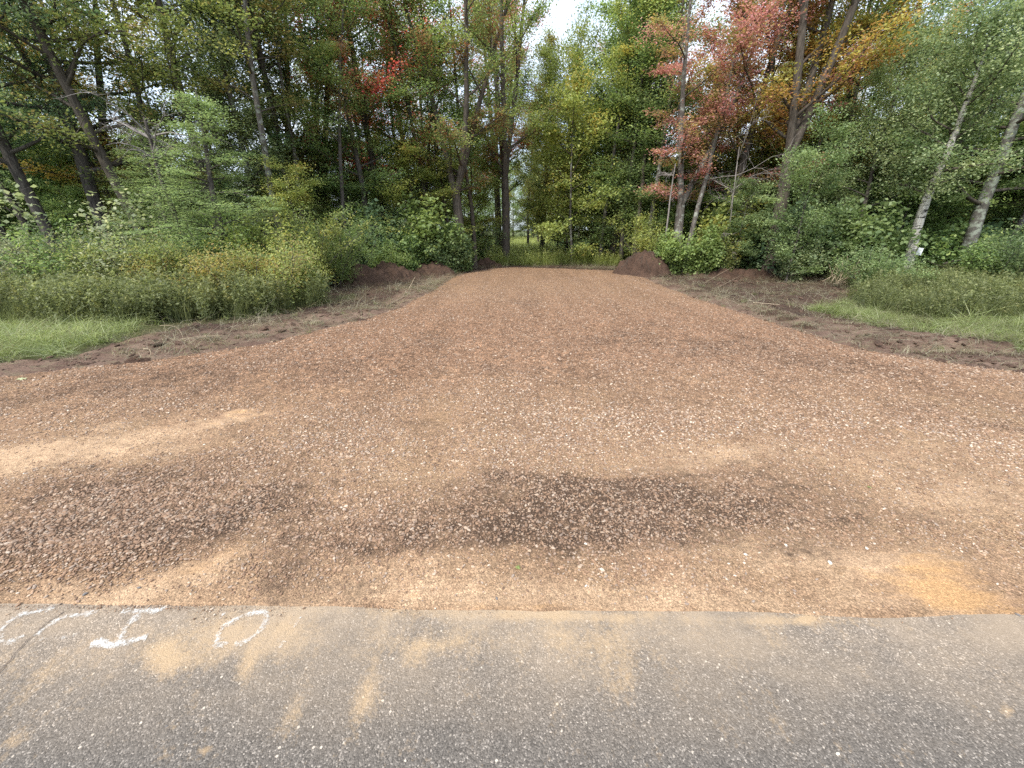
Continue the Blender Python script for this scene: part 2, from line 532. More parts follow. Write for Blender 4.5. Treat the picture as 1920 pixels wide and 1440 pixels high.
n1 = g.noise(p, 2.2, 6, .65); n2 = g.noise(p, 22, 5, .7); n3 = g.noise(g.scl(p, (4, 14, 8)), 2.2, 5, .7)
litter = g.mix(g.ramp(n2, [(.3, 0.0), (.7, 1.0)]), (.03, .025, .015), (.11, .085, .045))
gr = g.mix(g.ramp(n2, [(.3, 0.0), (.7, 1.0)]), (.07, .085, .03), (.16, .18, .06))
so = g.mix(g.ramp(n1, [(.32, 0.0), (.68, 1.0)]), (.042, .026, .02), (.11, .066, .048))
so = g.mix(g.math('MULTIPLY', g.ramp(n2, [(.48, 0.0), (.72, 1.0)]), .6), so, (.15, .09, .062))
dr = g.mix(g.ramp(n1, [(.35, 0.0), (.65, 1.0)]), (.13, .078, .056), (.25, .165, .12))
dr = g.mix(g.math('MULTIPLY', g.ramp(n3, [(.52, 0.0), (.72, 1.0)]), .75), dr, (.08, .052, .04))
dr = g.mix(g.math('MULTIPLY', g.ramp(g.noise(g.scl(p, (1, 3, 1)), 3.0, 5, .7), [(.5, 0.0), (.66, 1.0)]), .6), dr, (.24, .20, .12))
c = g.mix(g.attr('green'), litter, gr)
edge = g.math('ADD', g.attr('soil'), g.math('MULTIPLY', g.math('SUBTRACT', n2, .5), .5))
c = g.mix(g.ramp(edge, [(.4, 0.0), (.6, 1.0)]), c, so)
e2 = g.math('ADD', g.attr('dry'), g.math('MULTIPLY', g.math('SUBTRACT', n1, .5), .7))
c = g.mix(g.ramp(e2, [(.35, 0.0), (.65, 1.0)]), c, dr)
h = g.math('ADD', g.math('MULTIPLY', n1, 1.2), g.math('ADD', n2, g.math('MULTIPLY', n3, .6)))
c = g.mix(1.0, c, (.80, .80, .80), 'MULTIPLY')
g.l(g.pbsdf(c, .95, g.bump(h, .9, .05), .15), out.inputs[0])
GROUND = m
o = link('ground', grid_mesh('ground', X, Y, Z, attrs=dict(soil=s, dry=dry, green=green), mat=m))
tag(o, 'dark bare soil, dry verges and forest floor around the driveway', kind='structure')

# gravel driveway sheet
yv = np.geomspace(1.02, 19.9, 470)
uu = np.linspace(-1, 1, 860)
Yp = np.repeat(yv[:, None], 860, 1); Xp = uu[None] * (4.2 + 1.28 * Yp)
dp = sdist(PAD, Xp, Yp) + .10 * fbm(Xp, Yp, 1.6, 3, 21) + .05 * fbm(Xp, Yp, 7, 2, 22)
dp = np.minimum(dp, sdist(PAD, Xp, Yp) + .3)
roadedge = 1.325 + Xp * -.012 +   .009 * fbm(Xp, Yp * 0, 2.5, 4, 15) - .022 * np.exp(-((Xp - 1.62) / .3) ** 2)
inroad = Yp - roadedge
body = zs(Xp, Yp) + .035 * sm(0, .5, dp)
tex = .013 * fbm(Xp, Yp, 1.1, 3, 71) + .007 * fbm(Xp, Yp, 6, 3, 72) + .0035 * fbm(Xp, Yp, 30, 2, 73)
near = sm(0, .35, inroad)
Zp = np.where(dp > 0, body, zs(Xp, Yp) - .12 * sm(0, -.25, dp)) + tex * (.25 + .75 * near)
Zp = Zp * near + (.0065 + tex * .25 - .03 * sm(.0, -.05, inroad)) * (1 - near)


def ell(px, py, lst):
    s = np.zeros_like(px)
    for cx, cy, rx, ry, a, amp in lst:
        ca, sa = math.cos(math.radians(a)), math.sin(math.radians(a))
        dx, dy = px - cx, py - cy
        e = ((dx * ca + dy * sa) / rx) ** 2 + ((-dx * sa + dy * ca) / ry) ** 2
        s = s + amp * np.exp(-e)
    return s


DARK = [(1120, 1000, 400, 50, 0, .7), (1000, 1035, 460, 22, 0, .4), (750, 985, 650, 50, -2, .3), (1300, 940, 220, 50, 5, .5), (560, 1090, 80, 55, -30, .55), (640, 1110, 60, 25, 0, .3), (440, 960, 150, 42, -15, .75),
        (90, 1020, 260, 55, -14, .8), (250, 905, 260, 38, -10, .6), (1090, 925, 300, 28, 0, .5), (960, 578, 22, 9, 0, .5), (800, 645, 70, 16, 0, .35),
        (1900, 795, 170, 22, 4, .7), (1560, 690, 200, 26, 4, .5), (1130, 630, 110, 16, 0, .4), (1330, 650, 200, 20, 0, .4), (980, 705, 260, 18, 0, .35), (190, 730, 280, 30, -6, .5),
        (600, 690, 180, 18, -5, .3), (760, 780, 130, 14, 0, .3), (1300, 770, 120, 16, 0, .3), (1500, 1055, 60, 18, 0, .4)]
SAND = [(60, 865, 300, 30, -7, 1.1), (420, 800, 130, 16, -7, .6), (1000, 1126, 900, 36, 1, .75), (1550, 1060, 330, 40, 3, .7), (1820, 930, 260, 50, 4, .55),
        (260, 1090, 230, 34, -14, .8), (1250, 855, 350, 28, 2, .35), (720, 900, 300, 30, 0, .3), (1650, 850, 300, 26, 0, .3), (750, 1060, 300, 30, 0, .4), (1500, 960, 500, 60, 4, .3), (1350, 885, 120, 22, 0, .4), (870, 540, 60, 6, 0, .4)]
ORNG = [(1740, 1085, 110, 34, 8, 1.0), (1800, 1135, 130, 24, 8, 1.1), (360, 1060, 110, 18, -10, .5), (440, 795, 100, 10, -6, .5), (820, 770, 90, 8, 0, .35), (1030, 1150, 160, 12, 0, .4)]
COAR = [(1100, 830, 800, 70, 0, .9), (300, 930, 400, 60, -10, .7), (1800, 860, 300, 70, 5, .7), (700, 800, 300, 50, -5, .5)]


def masks(x, y):
    px, py = proj(x, y)
    wx = px + 110 * fbm(x, y, 1.1, 5, 91, .62); wy = py + 48 * fbm(x, y, 1.6, 5, 92, .62)
    return ell(wx, wy, DARK), ell(wx, wy, SAND), ell(wx, wy, ORNG), ell(wx, wy, COAR)


dk, sd, og, co = masks(Xp, Yp)
rust = sm(2.6, 5.5, Yp + .8 * fbm(Xp, Yp, .5, 3, 93)) * (1 - .55 * sm(7, 12, Yp))
m, nt, out = new_mat('gravel_bed'); g = N(nt)
p = g.geo()
n1 = g.noise(p, 2.0, 5, .6); n3 = g.noise(p, 120, 4, .7)
n2 = g.math('ADD', g.math('MULTIPLY', g.noise(p, 9, 8, .75), .62), g.math('MULTIPLY', g.noise(g.scl(p, (1, 2.6, 1)), 2.6, 7, .7), .38))
base = g.mix(g.attr('rust'), (.33, .215, .128), (.285, .165, .098))
base = g.mix(g.math('MULTIPLY', g.ramp(n1, [(.35, 0.0), (.65, 1.0)]), .45), base, (.24, .14, .09))
e = g.math('ADD', g.attr('sand'), g.math('MULTIPLY', g.math('SUBTRACT', n2, .5), 3.6))
base = g.mix(g.math('MULTIPLY', g.ramp(e, [(.25, 0.0), (.85, 1.0)]), .85), base, (.47, .32, .20))
e = g.math('ADD', g.attr('orange'), g.math('MULTIPLY', g.math('ADD', g.math('SUBTRACT', n2, .5), g.math('MULTIPLY', g.math('SUBTRACT', g.noise(g.scl(p, (5, 22, 5)), 1.0, 5, .7), .5), .8)), 2.6))
base = g.mix(g.math('MULTIPLY', g.ramp(e, [(.25, 0.0), (1.1, 1.0)]), .75), base, (.50, .29, .13))
e = g.math('ADD', g.attr('dark'), g.math('MULTIPLY', g.math('SUBTRACT', n2, .5), 3.6))
base = g.mix(g.math('MULTIPLY', g.ramp(e, [(.15, 0.0), (.8, 1.0)]), .9), base, (.088, .056, .038))
# small stones in the bed: two sizes of cells, each with its own tone
cl = g.n('ShaderNodeTexVoronoi'); g.l(p, cl.inputs[0]); cl.inputs['Scale'].default_value = 62
cell = g.n('ShaderNodeSeparateColor'); g.l(cl.outputs['Color'], cell.inputs[0])
cl2 = g.n('ShaderNodeTexVoronoi'); g.l(p, cl2.inputs[0]); cl2.inputs['Scale'].default_value = 170
cell2 = g.n('ShaderNodeSeparateColor'); g.l(cl2.outputs['Color'], cell2.inputs[0])
tone = g.ramp(cell.outputs[0], [(0.0, .42), (.45, .85), (.8, 1.2), (1.0, 2.1)])
tone2 = g.ramp(cell2.outputs[0], [(0.0, .5), (.6, 1.0), (1.0, 1.7)])
st = g.math('SUBTRACT', 1.0, g.math('ADD', g.math('MULTIPLY', g.attr('sand'), 1.0), g.math('MULTIPLY', g.attr('orange'), 1.0)), clamp=True)
base = g.mix(g.math('MULTIPLY', st, g.math('ADD', .30, g.math('MULTIPLY', g.attr('rust'), .45))), base, tone, 'MULTIPLY')
base = g.mix(g.math('ADD', .42, g.math('MULTIPLY', st, .4)), base, tone2, 'MULTIPLY')
n5 = g.noise(g.scl(p, (9, 34, 9)), 1.0, 5, .75)
base = g.mix(.7, base, g.ramp(n5, [(.32, .78), (.6, 1.08)]), 'MULTIPLY')
fine = g.ramp(n3, [(.3, .6), (.7, 1.38)])
base = g.mix(.8, base, fine, 'MULTIPLY')
cl3 = g.n('ShaderNodeTexVoronoi'); g.l(g.scl(p, (1, .8, 1)), cl3.inputs[0]); cl3.inputs['Scale'].default_value = 24
cell3 = g.n('ShaderNodeSeparateColor'); g.l(cl3.outputs['Color'], cell3.inputs[0])
base = g.mix(g.math('MULTIPLY', g.attr('rust'), .75), base, g.ramp(cell3.outputs[0], [(0.0, .55), (.5, .95), (.85, 1.2), (1.0, 1.7)]), 'MULTIPLY')
gap = g.ramp(cl.outputs['Distance'], [(.3, 1.0), (.75, .5)])
base = g.mix(g.math('MULTIPLY', st, .55), base, gap, 'MULTIPLY')
hh = g.math('ADD', g.math('MULTIPLY', g.math('SUBTRACT', 1.0, cl.outputs['Distance']), g.math('MULTIPLY', st, g.math('ADD', .1, g.math('MULTIPLY', cell.outputs[1], .7)))), g.math('ADD', g.math('MULTIPLY', n3, .55), g.math('MULTIPLY', g.math('SUBTRACT', 1.0, cl2.outputs['Distance']), .3)))
trk = g.noise(g.scl(p, (2.1, .16, 1)), 1.0, 3, .6)
base = g.mix(.8, base, g.ramp(trk, [(.36, .84), (.62, 1.12)]), 'MULTIPLY')
base = g.mix(1.0, base, (.925, .91, .89), 'MULTIPLY')
g.l(g.pbsdf(base, .95, g.bump(hh, 1.0, .014), .15), out.inputs[0])
keep = (dp > -.22) & (inroad > -.06)
o = link('gravel_driveway', grid_mesh('gravel_driveway', Xp, Yp, Zp, keep, dict(dark=np.clip(dk, 0, 1.2), sand=np.clip(sd, 0, 1.2), orange=np.clip(og, 0, 1.2), rust=rust), m))
tag(o, 'new reddish brown gravel driveway widening towards the road', kind='structure')


def pad_z(x, y):
    dpp = sdist(PAD, x, y)
    ir = y - 1.325
    nr = sm(0, .35, ir)
    z = np.where(dpp > 0, zs(x, y) + .035 * sm(0, .5, dpp), zs(x, y))
    t = .013 * fbm(x, y, 1.1, 3, 71) + .007 * fbm(x, y, 6, 3, 72)
    return (z + t * (.25 + .75 * nr)) * nr + (.0065 + t * .25) * (1 - nr)


# asphalt road
xs_ = np.concatenate([np.linspace(-60, -4, 30)[:-1], np.linspace(-4, 4, 260), np.linspace(4, 60, 30)[1:]])
ys_ = np.concatenate([np.linspace(-5.5, .3, 14)[:-1], np.linspace(.3, 1.42, 60)])
Xr, Yr = np.meshgrid(xs_, ys_)
Zr = .003 + .0015 * fbm(Xr, Yr, 3, 2, 14) - .03 * sm(1.36, 1.42, Yr)
pxr, pyr = proj(Xr, Yr)
ST = [(310, 1235, 45, 40, 10, .9), (430, 1190, 70, 40, -30, .8), (540, 1180, 40, 70, 25, .7), (470, 1250, 14, 40, 15, .8), (560, 1340, 22, 60, 12, .45), (380, 1408, 14, 12, 0, .8),
      (690, 1300, 26, 50, 25, .7), (820, 1205, 60, 12, 0, .5), (770, 1230, 22, 30, 10, .4), (1000, 1150, 420, 14, 2, .7), (1120, 1215, 90, 40, 30, .4), (1160, 1280, 40, 50, 20, .3), (1885, 1335, 14, 14, 0, .8),
      (1680, 1432, 10, 8, 0, .6), (1500, 1165, 120, 8, 2, .5), (1010, 1155, 60, 8, 0, .9), (1515, 1165, 20, 6, 0, .7), (30, 1385, 30, 10, -15, .4), (60, 1250, 260, 40, -10, .3), (900, 1200, 500, 40, 0, .28)]
stn = ell(pxr + 18 * fbm(Xr, Yr, 5, 3, 95), pyr + 14 * fbm(Xr, Yr, 6, 3, 96), ST)
m, nt, out = new_mat('asphalt'); g = N(nt)
p = g.geo()
n1 = g.noise(p, 1.3, 4, .6); n2 = g.noise(p, 16, 6, .7)
v = g.n('ShaderNodeTexVoronoi'); g.l(p, v.inputs[0]); v.inputs['Scale'].default_value = 215
vs = g.n('ShaderNodeSeparateColor'); g.l(v.outputs['Color'], vs.inputs[0])
v2 = g.n('ShaderNodeTexVoronoi'); g.l(p, v2.inputs[0]); v2.inputs['Scale'].default_value = 85
vs2 = g.n('ShaderNodeSeparateColor'); g.l(v2.outputs['Color'], vs2.inputs[0])
b0 = g.mix(g.ramp(n1, [(.35, 0.0), (.65, 1.0)]), (.17, .152, .134), (.25, .215, .18))
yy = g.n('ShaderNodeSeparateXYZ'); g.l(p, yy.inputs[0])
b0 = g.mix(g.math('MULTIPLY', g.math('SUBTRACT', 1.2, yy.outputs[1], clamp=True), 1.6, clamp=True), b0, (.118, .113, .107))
agg = g.ramp(vs.outputs[0], [(0.0, .45), (.4, .82), (.78, 1.12), (.93, 1.6), (1.0, 2.9)])
c = g.mix(.85, b0, agg, 'MULTIPLY')
big = g.ramp(vs2.outputs[1], [(.982, 0.0), (.99, 1.0)])
c = g.mix(g.math('MULTIPLY', big, g.ramp(v2.outputs['Distance'], [(.3, 1.0), (.45, 0.0)])), c, (.62, .56, .48))
e = g.math('ADD', g.attr('stain'), g.math('MULTIPLY', g.math('SUBTRACT', n2, .5), .9))
n4 = g.noise(g.scl(p, (3.2, 1.1, 1)), 2.4, 6, .68)
e = g.math('ADD', e, g.math('ADD', g.math('MULTIPLY', g.math('SUBTRACT', n4, .47), 1.5), g.math('MULTIPLY', g.math('SUBTRACT', g.noise(p, 70, 4, .7), .5), 1.3)))
c = g.mix(g.math('MULTIPLY', g.ramp(e, [(.2, 0.0), (.95, 1.0)]), .75), c, (.52, .375, .22))
nf = g.noise(g.scl(p, (1, 1.6, 1)), 1.7, 5, .65)
film = g.math('MULTIPLY', g.math('SUBTRACT', yy.outputs[1], .74, clamp=True), g.ramp(nf, [(.36, .15), (.62, 1.9)]))
c = g.mix(g.math('MULTIPLY', film, .72, clamp=True), c, (.40, .32, .235))
hh = g.math('ADD', g.math('SUBTRACT', 1.0, v.outputs['Distance']), g.math('MULTIPLY', g.noise(p, 90, 3, .6), .8))
c = g.mix(1.0, c, (.78, .73, .675), 'MULTIPLY')
g.l(g.pbsdf(c, .85, g.bump(hh, .7, .004), .25), out.inputs[0])
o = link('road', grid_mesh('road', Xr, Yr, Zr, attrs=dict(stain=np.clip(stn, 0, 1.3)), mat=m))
tag(o, 'worn grey asphalt road with sandy stains', kind='structure')

# ------------------------------------------------------------------ scatter tool (for countless stuff only)
def hidden_sources(name, meshes):
    c = bpy.data.collections.new(name)
    for i, me in enumerate(meshes):
        o = bpy.data.objects.new('%s_%02d' % (name, i), me); c.objects.link(o)
    return c


def scatter(name, P, rot, scl, idx, coll, label, tone=None, kindv='stuff'):
    n = len(P)
    me = bpy.data.meshes.new(name)
    me.vertices.add(n); me.vertices.foreach_set('co', P.astype(np.float32).ravel())
    for nm, a in (('rot', rot), ('scl', scl)):
        t = me.attributes.new(nm, 'FLOAT_VECTOR', 'POINT'); t.data.foreach_set('vector', a.astype(np.float32).ravel())
    t = me.attributes.new('idx', 'INT', 'POINT'); t.data.foreach_set('value', idx.astype(np.int32))
    t = me.attributes.new('tone', 'FLOAT', 'POINT'); t.data.foreach_set('value', (np.zeros(n) if tone is None else tone).astype(np.float32))
    me.update()
    ng = bpy.data.node_groups.new(name, 'GeometryNodeTree')
    ng.interface.new_socket('Geometry', in_out='INPUT', socket_type='NodeSocketGeometry')
    ng.interface.new_socket('Geometry', in_out='OUTPUT', socket_type='NodeSocketGeometry')
    nn, ll = ng.nodes, ng.links
    i_, o_ = nn.new('NodeGroupInput'), nn.new('NodeGroupOutput')
    ci = nn.new('GeometryNodeCollectionInfo'); ci.inputs[0].default_value = coll
    ci.inputs['Separate Children'].default_value = True; ci.inputs['Reset Children'].default_value = True
    ip = nn.new('GeometryNodeInstanceOnPoints'); ip.inputs['Pick Instance'].default_value = True
    def na(nm, ty):
        a = nn.new('GeometryNodeInputNamedAttribute'); a.data_type = ty; a.inputs[0].default_value = nm; return a.outputs[0]
    er = nn.new('FunctionNodeEulerToRotation')
    ll.new(na('rot', 'FLOAT_VECTOR'), er.inputs[0])
    ll.new(i_.outputs[0], ip.inputs['Points']); ll.new(ci.outputs[0], ip.inputs['Instance'])
    ll.new(na('idx', 'INT'), ip.inputs['Instance Index']); ll.new(er.outputs[0], ip.inputs['Rotation'])
    ll.new(na('scl', 'FLOAT_VECTOR'), ip.inputs['Scale']); ll.new(ip.outputs[0], o_.inputs[0])
    ob = link(name, me)
    md = ob.modifiers.new('scatter', 'NODES'); md.node_group = ng
    tag(ob, label, kind=kindv)
    return ob


def rock_mesh(seed, sub=2, amp=.22, mat=None, angular=False):
    import bmesh
    bm = bmesh.new(); bmesh.ops.create_icosphere(bm, subdivisions=sub, radius=1)
    rng = np.random.default_rng(seed)
    dirs = rng.normal(size=(7, 3)); dirs /= np.linalg.norm(dirs, axis=1)[:, None]; am = rng.uniform(.75, 1.0, 7)
    sc = np.array([1, rng.uniform(.65, .95), rng.uniform(.5, .75)])
    for v in bm.verts:
        c = np.array(v.co); k = 1.0
        for d, a in zip(dirs, am):
            t = c @ d
            if t > a * .86: k = min(k, a * .86 / t + .02)
        k *= 1 + amp * .3 * math.sin(3 * c[0] + seed) * math.cos(4 * c[1] - seed)
        v.co = Vector(c * k * sc)
    me = bpy.data.meshes.new('stone'); bm.to_mesh(me); bm.free()
    me.polygons.foreach_set('use_smooth', np.full(len(me.polygons), not angular, bool))
    if mat: me.materials.append(mat)
    return me


m, nt, out = new_mat('pebble'); g = N(nt)
rnd = g.n('ShaderNodeObjectInfo').outputs['Random']
c = g.ramp(rnd, [(0.0, (.06, .043, .033)), (.2, (.14, .09, .06)), (.42, (.26, .165, .105)), (.56, (.34, .225, .14)), (.66, (.20, .175, .155)), (.78, (.31, .27, .225)), (.88, (.44, .34, .24)), (.96, (.52, .43, .33)), (1.0, (.66, .59, .49))])
tn = g.attr('tone', 'INSTANCER')
dust = g.mix(g.ramp(tn, [(0.0, 0.0), (1.0, 1.0)]), (.29, .178, .11), (.10, .064, .042))
nz = g.noise(g.geo(), 60, 3, .6)
c = g.mix(g.math('MINIMUM', .55, g.math('ADD', .2, g.math('MULTIPLY', tn, .9))), c, dust)
c = g.mix(g.math('MULTIPLY', g.ramp(nz, [(.4, 0.0), (.65, 1.0)]), .35), c, (.26, .165, .105))
c = g.mix(1.0, c, (.95, .92, .90), 'MULTIPLY')
g.l(g.pbsdf(c, .8, g.bump(nz, .3, .003), .25), out.inputs[0])
PEB = m
stones = hidden_sources('stone_shapes', [rock_mesh(i, 2 if i < 6 else 1, mat=PEB) for i in range(12)])
n = 520000
y = np.exp(RNG.uniform(math.log(1.22), math.log(19.3), n)); x = RNG.uniform(-1, 1, n) * (2.2 + 1.36 * y)
dd = sdist(PAD, x, y)
dk_, sd_, og_, co_ = masks(x, y)
prob = (.50 + .5 * co_ + .25 * dk_ - .62 * sd_ - .6 * og_) * sm(1.28, 1.6, y + .1 * fbm(x, y, 3, 2, 5)) * (.8 + 1.1 * fbm(x, y, 1.6, 4, 55)) + (.06 + .16 * np.clip(sd_, 0, 1)) * sm(1.31, 1.42, y) * (1 + fbm(x, y, 4, 2, 56))
prob = np.where(y > 4.5, prob * .8 + .3, prob)
k = (dd > -.06) & (RNG.random(n) < prob)
x, y, dk_, sd_, co_ = x[k], y[k], dk_[k], sd_[k] + og_[k], co_[k]
n = len(x); print('stones', n)
r = np.exp(RNG.normal(np.log(.0038 + .00078 * np.minimum(y, 12) + .0005 * np.clip(co_, 0, 1)), .48)); r = np.clip(r, .0018, np.where(y < 4, .0125, .02)) * (1 - .4 * np.clip(sd_ * 1.2, 0, 1))
z = pad_z(x, y) + r * .08
idx = np.where(y < 3.5, RNG.integers(0, 6, n), RNG.integers(6, 12, n))
sc = np.stack([r * RNG.uniform(.8, 1.5, n), r * RNG.uniform(.8, 1.1, n), r * RNG.uniform(.7, 1.1, n)], -1)
rot = np.stack([RNG.normal(0, .25, n), RNG.normal(0, .25, n), RNG.uniform(0, 6.28, n)], -1)
tone = np.clip(sm(3.0, 6.5, y) * .34 + dk_ * .75, 0, 1)
scatter('gravel', np.stack([x, y, z], -1), rot, sc, idx, stones, 'rounded brown and pale pebbles spread over the driveway', tone)

# a few loose stones and grit on the asphalt edge
n = 9000
x = RNG.uniform(-3.2, 3.2, n); y = 1.335 - np.abs(RNG.normal(0, .035, n)) * (.5 + 2.2 * sm(.0, .6, fbm(x, x * 0, 2.6, 3, 44))); k = (y > 1.0) & (RNG.random(n) < .35 + 1.2 * fbm(x, y, 3.5, 2, 45)); x, y = x[k], y[k]; n = len(x)
r = np.clip(np.exp(RNG.normal(np.log(.0015), .5, n)), .0007, .006)
scatter('grit', np.stack([x, y, np.full(n, .006) + r * .2], -1), np.stack([x * 0, x * 0, RNG.uniform(0, 6.28, n)], -1), np.repeat(r[:, None], 3, 1), RNG.integers(0, 12, n), stones,
        'fine grit scattered along the asphalt edge')

# soil clods on the verges and bare dirt
clod_m = soil_mat('clod', 1.0)
clods = hidden_sources('clod_shapes', [rock_mesh(40 + i, 2, .6, clod_m, True) for i in range(6)])
n = 60000
y = np.exp(RNG.uniform(math.log(3.0), math.log(22), n)); x = RNG.uniform(-1, 1, n) * (1.5 + 1.36 * y)
dd = sdist(PAD, x, y); ss = soilmask(x, y)
pr = ss * (.16 + .4 * sm(.1, .5, fbm(x, y, 1.2, 3, 66))) * np.where(dd > -.25, .6, 1)
k = (dd < .0) & (RNG.random(n) < pr); x, y = x[k], y[k]; n = len(x); print('clods', n)
r = np.clip(np.exp(RNG.normal(np.log(.012 + .001 * y), .55, n)), .005, .09)
scatter('soil_clods', np.stack([x, y, ground_z(x, y) + r * .15], -1), RNG.uniform(-.5, .5, (n, 3)) + np.array([0, 0, 1]) * RNG.uniform(0, 6, n)[:, None],
        np.stack([r * 1.3, r, r * .7], -1), RNG.integers(0, 6, n), clods, 'crumbled dark soil lumps along both verges')


# ------------------------------------------------------------------ grass and weeds
def blades(rng, n, R, h, wd, bend, segs=3):
    V = []
    for i in range(n):
        a, rr = rng.uniform(0, 6.28), R * math.sqrt(rng.random())
        p = np.array([math.cos(a) * rr, math.sin(a) * rr, -.01])
        az = rng.uniform(0, 6.28); hh = h * rng.uniform(.5, 1.15); bd = bend * rng.uniform(.2, 1.4)
        sdv = np.array([-math.sin(az), math.cos(az), 0])
        pts = []
        for j in range(segs + 1):
            t = j / segs
            pts.append(p + np.array([math.cos(az), math.sin(az), 0]) * bd * hh * t * t + np.array([0, 0, hh * t * (1 - .35 * bd * t)]))
        for j in range(segs):
            w0 = wd * (1 - (j / segs) ** 1.5) * .5; w1 = wd * (1 - ((j + 1) / segs) ** 1.5) * .5
            V += [pts[j] - sdv * w0, pts[j] + sdv * w0, pts[j + 1] + sdv * w1, pts[j + 1] - sdv * w1]
    return V


def veg_mesh(seed, nb, nbR, h, wd, bend, stems=0, leaf=.05, nl=0, mat=None, top=0):
    rng = np.random.default_rng(seed)
    V = blades(rng, nb, nbR, h, wd, bend)
    V = np.array(V).reshape(-1, 3) if V else np.zeros((0, 3))
    vv = np.repeat(rng.random(max(nb, 0)), 3) if nb else np.zeros(0)
    ww = vv * .6
    if stems:
        C = []; W = []; SV = []
        for i in range(stems):
            a, rr = rng.uniform(0, 6.28), nbR * math.sqrt(rng.random())
            hh = h * rng.uniform(.75, 1.25)
            d = np.array([rng.normal() * .16, rng.normal() * .16, 1])
            p0 = np.array([math.cos(a) * rr, math.sin(a) * rr, 0]); p1 = p0 + d * hh
            s_ = np.array([.003, .002, 0]); SV += [p0 - s_, p0 + s_, p1 + s_ * .4, p1 - s_ * .4]
            q = rng.uniform(.12, 1, nl)
            C.append(p0 + (p1 - p0) * q[:, None] + rng.normal(size=(nl, 3)) * np.array([.035, .035, .02]) * (1.2 - .5 * q[:, None])); W.append(q)
            if top:
                C.append(p1 + rng.normal(size=(top, 3)) * np.array([.035, .035, .03])); W.append(np.full(top, 1.0))
        C = np.concatenate(C); W = np.concatenate(W)
        n = len(C)
        nr = rng.normal(size=(n, 3)); nr[:, 2] = np.abs(nr[:, 2]) + .6; nr /= np.linalg.norm(nr, axis=1)[:, None]
        t = rng.normal(size=(n, 3)); t -= (t * nr).sum(1)[:, None] * nr; t /= np.linalg.norm(t, axis=1)[:, None]
        b = np.cross(nr, t); s_ = leaf * rng.uniform(.6, 1.3, n)[:, None]
        LV = np.stack([C - t * s_ * .5, C + b * s_ * .2, C + t * s_ * .5, C - b * s_ * .2], 1).reshape(-1, 3)
        V = np.concatenate([V, np.array(SV), LV])
        vv = np.concatenate([vv, np.full(stems, .3), rng.random(n)]); ww = np.concatenate([ww, np.full(stems, .2), np.clip(W * .7 + rng.uniform(-.15, .15, n), 0, 1)])
    return quads_mesh('veg', V, vv, ww, mat=mat)


def grassmat(name, cols, accent=None, thr=.6):
    m = leaf_mat(name, cols, accent, thr, 2.0, .3); return m


GM_weed = leaf_mat('weed_green', [(.055, .078, .03), (.10, .13, .048), (.155, .195, .07), (.24, .28, .115)], [(.20, .20, .06), (.27, .25, .08)], .68, 1.5, k_=1.05)
GM_yel = leaf_mat('weed_gold', [(.06, .08, .025), (.11, .13, .035), (.18, .17, .045), (.25, .21, .06)], k_=1.05)
GM_grass = leaf_mat('grass_green', [(.10, .12, .045), (.15, .20, .07), (.22, .28, .10), (.33, .36, .18)], None, k_=1.05)
GM_wet = leaf_mat('grass_bright', [(.10, .14, .04), (.17, .24, .07), (.27, .35, .14), (.48, .54, .36)], None, k_=1.05)
GM_straw = leaf_mat('straw', [(.10, .085, .05), (.22, .18, .11), (.38, .33, .22), (.20, .20, .10)], None, k_=1.05)

GM_clear = leaf_mat('meadow_green', [(.14, .19, .05), (.20, .27, .07), (.28, .34, .10), (.36, .38, .14)], None, k_=1.2)
tuft = hidden_sources('grass_tuft', [veg_mesh(i, 46, .10, .17, .006, 1.0, mat=GM_grass) for i in range(4)] + [veg_mesh(9 + i, 46, .13, .26, .008, 2.2, mat=GM_wet) for i in range(3)] + [veg_mesh(15, 40, .12, .22, .005, 2.4, mat=GM_straw)])
weed = hidden_sources('weed', [veg_mesh(20 + i, 14, .18, .75, .007, .5, 9, .07, 42, GM_weed) for i in range(4)] + [veg_mesh(30 + i, 8, .18, .78, .007, .4, 9, .06, 38, GM_yel, 12) for i in range(2)]
                      + [veg_mesh(33 + i, 70, .16, .70, .007, .6, mat=GM_weed) for i in range(2)])
under = hidden_sources('low_plant', [veg_mesh(40 + i, 4, .2, .38, .008, .8, 10, .11, 26, G['deep']) for i in range(2)] + [veg_mesh(44 + i, 6, .2, .42, .008, .8, 9, .10, 24, G['mid']) for i in range(2)]
                       + [veg_mesh(48, 8, .2, .4, .008, .8, 8, .09, 22, G['green'])])
clearw = hidden_sources('meadow_plant', [veg_mesh(80 + i, 70, .25, .70, .012, .7, 5, .09, 22, GM_clear) for i in range(3)])
straw = hidden_sources('straw_wisp', [veg_mesh(60 + i, 14, .13, .22, .006, 3.0, mat=GM_straw) for i in range(4)])


def put(name, n, xr, yr, cond, src, ids, s0, s1, label, tilt=.12, zf=ground_z, dz=0.0):
    x = RNG.uniform(*xr, n); y = RNG.uniform(*yr, n)
    k = cond(x, y); x, y = x[k], y[k]; n = len(x)
    s_ = RNG.uniform(s0, s1, n)
    print(name, n)
    scatter(name, np.stack([x, y, zf(x, y) + dz], -1), np.stack([RNG.normal(0, tilt, n), RNG.normal(0, tilt, n), RNG.uniform(0, 6.28, n)], -1),
            np.repeat(s_[:, None], 3, 1), RNG.choice(ids, n), src, label)


def pxy(x, y): return proj(x, y)


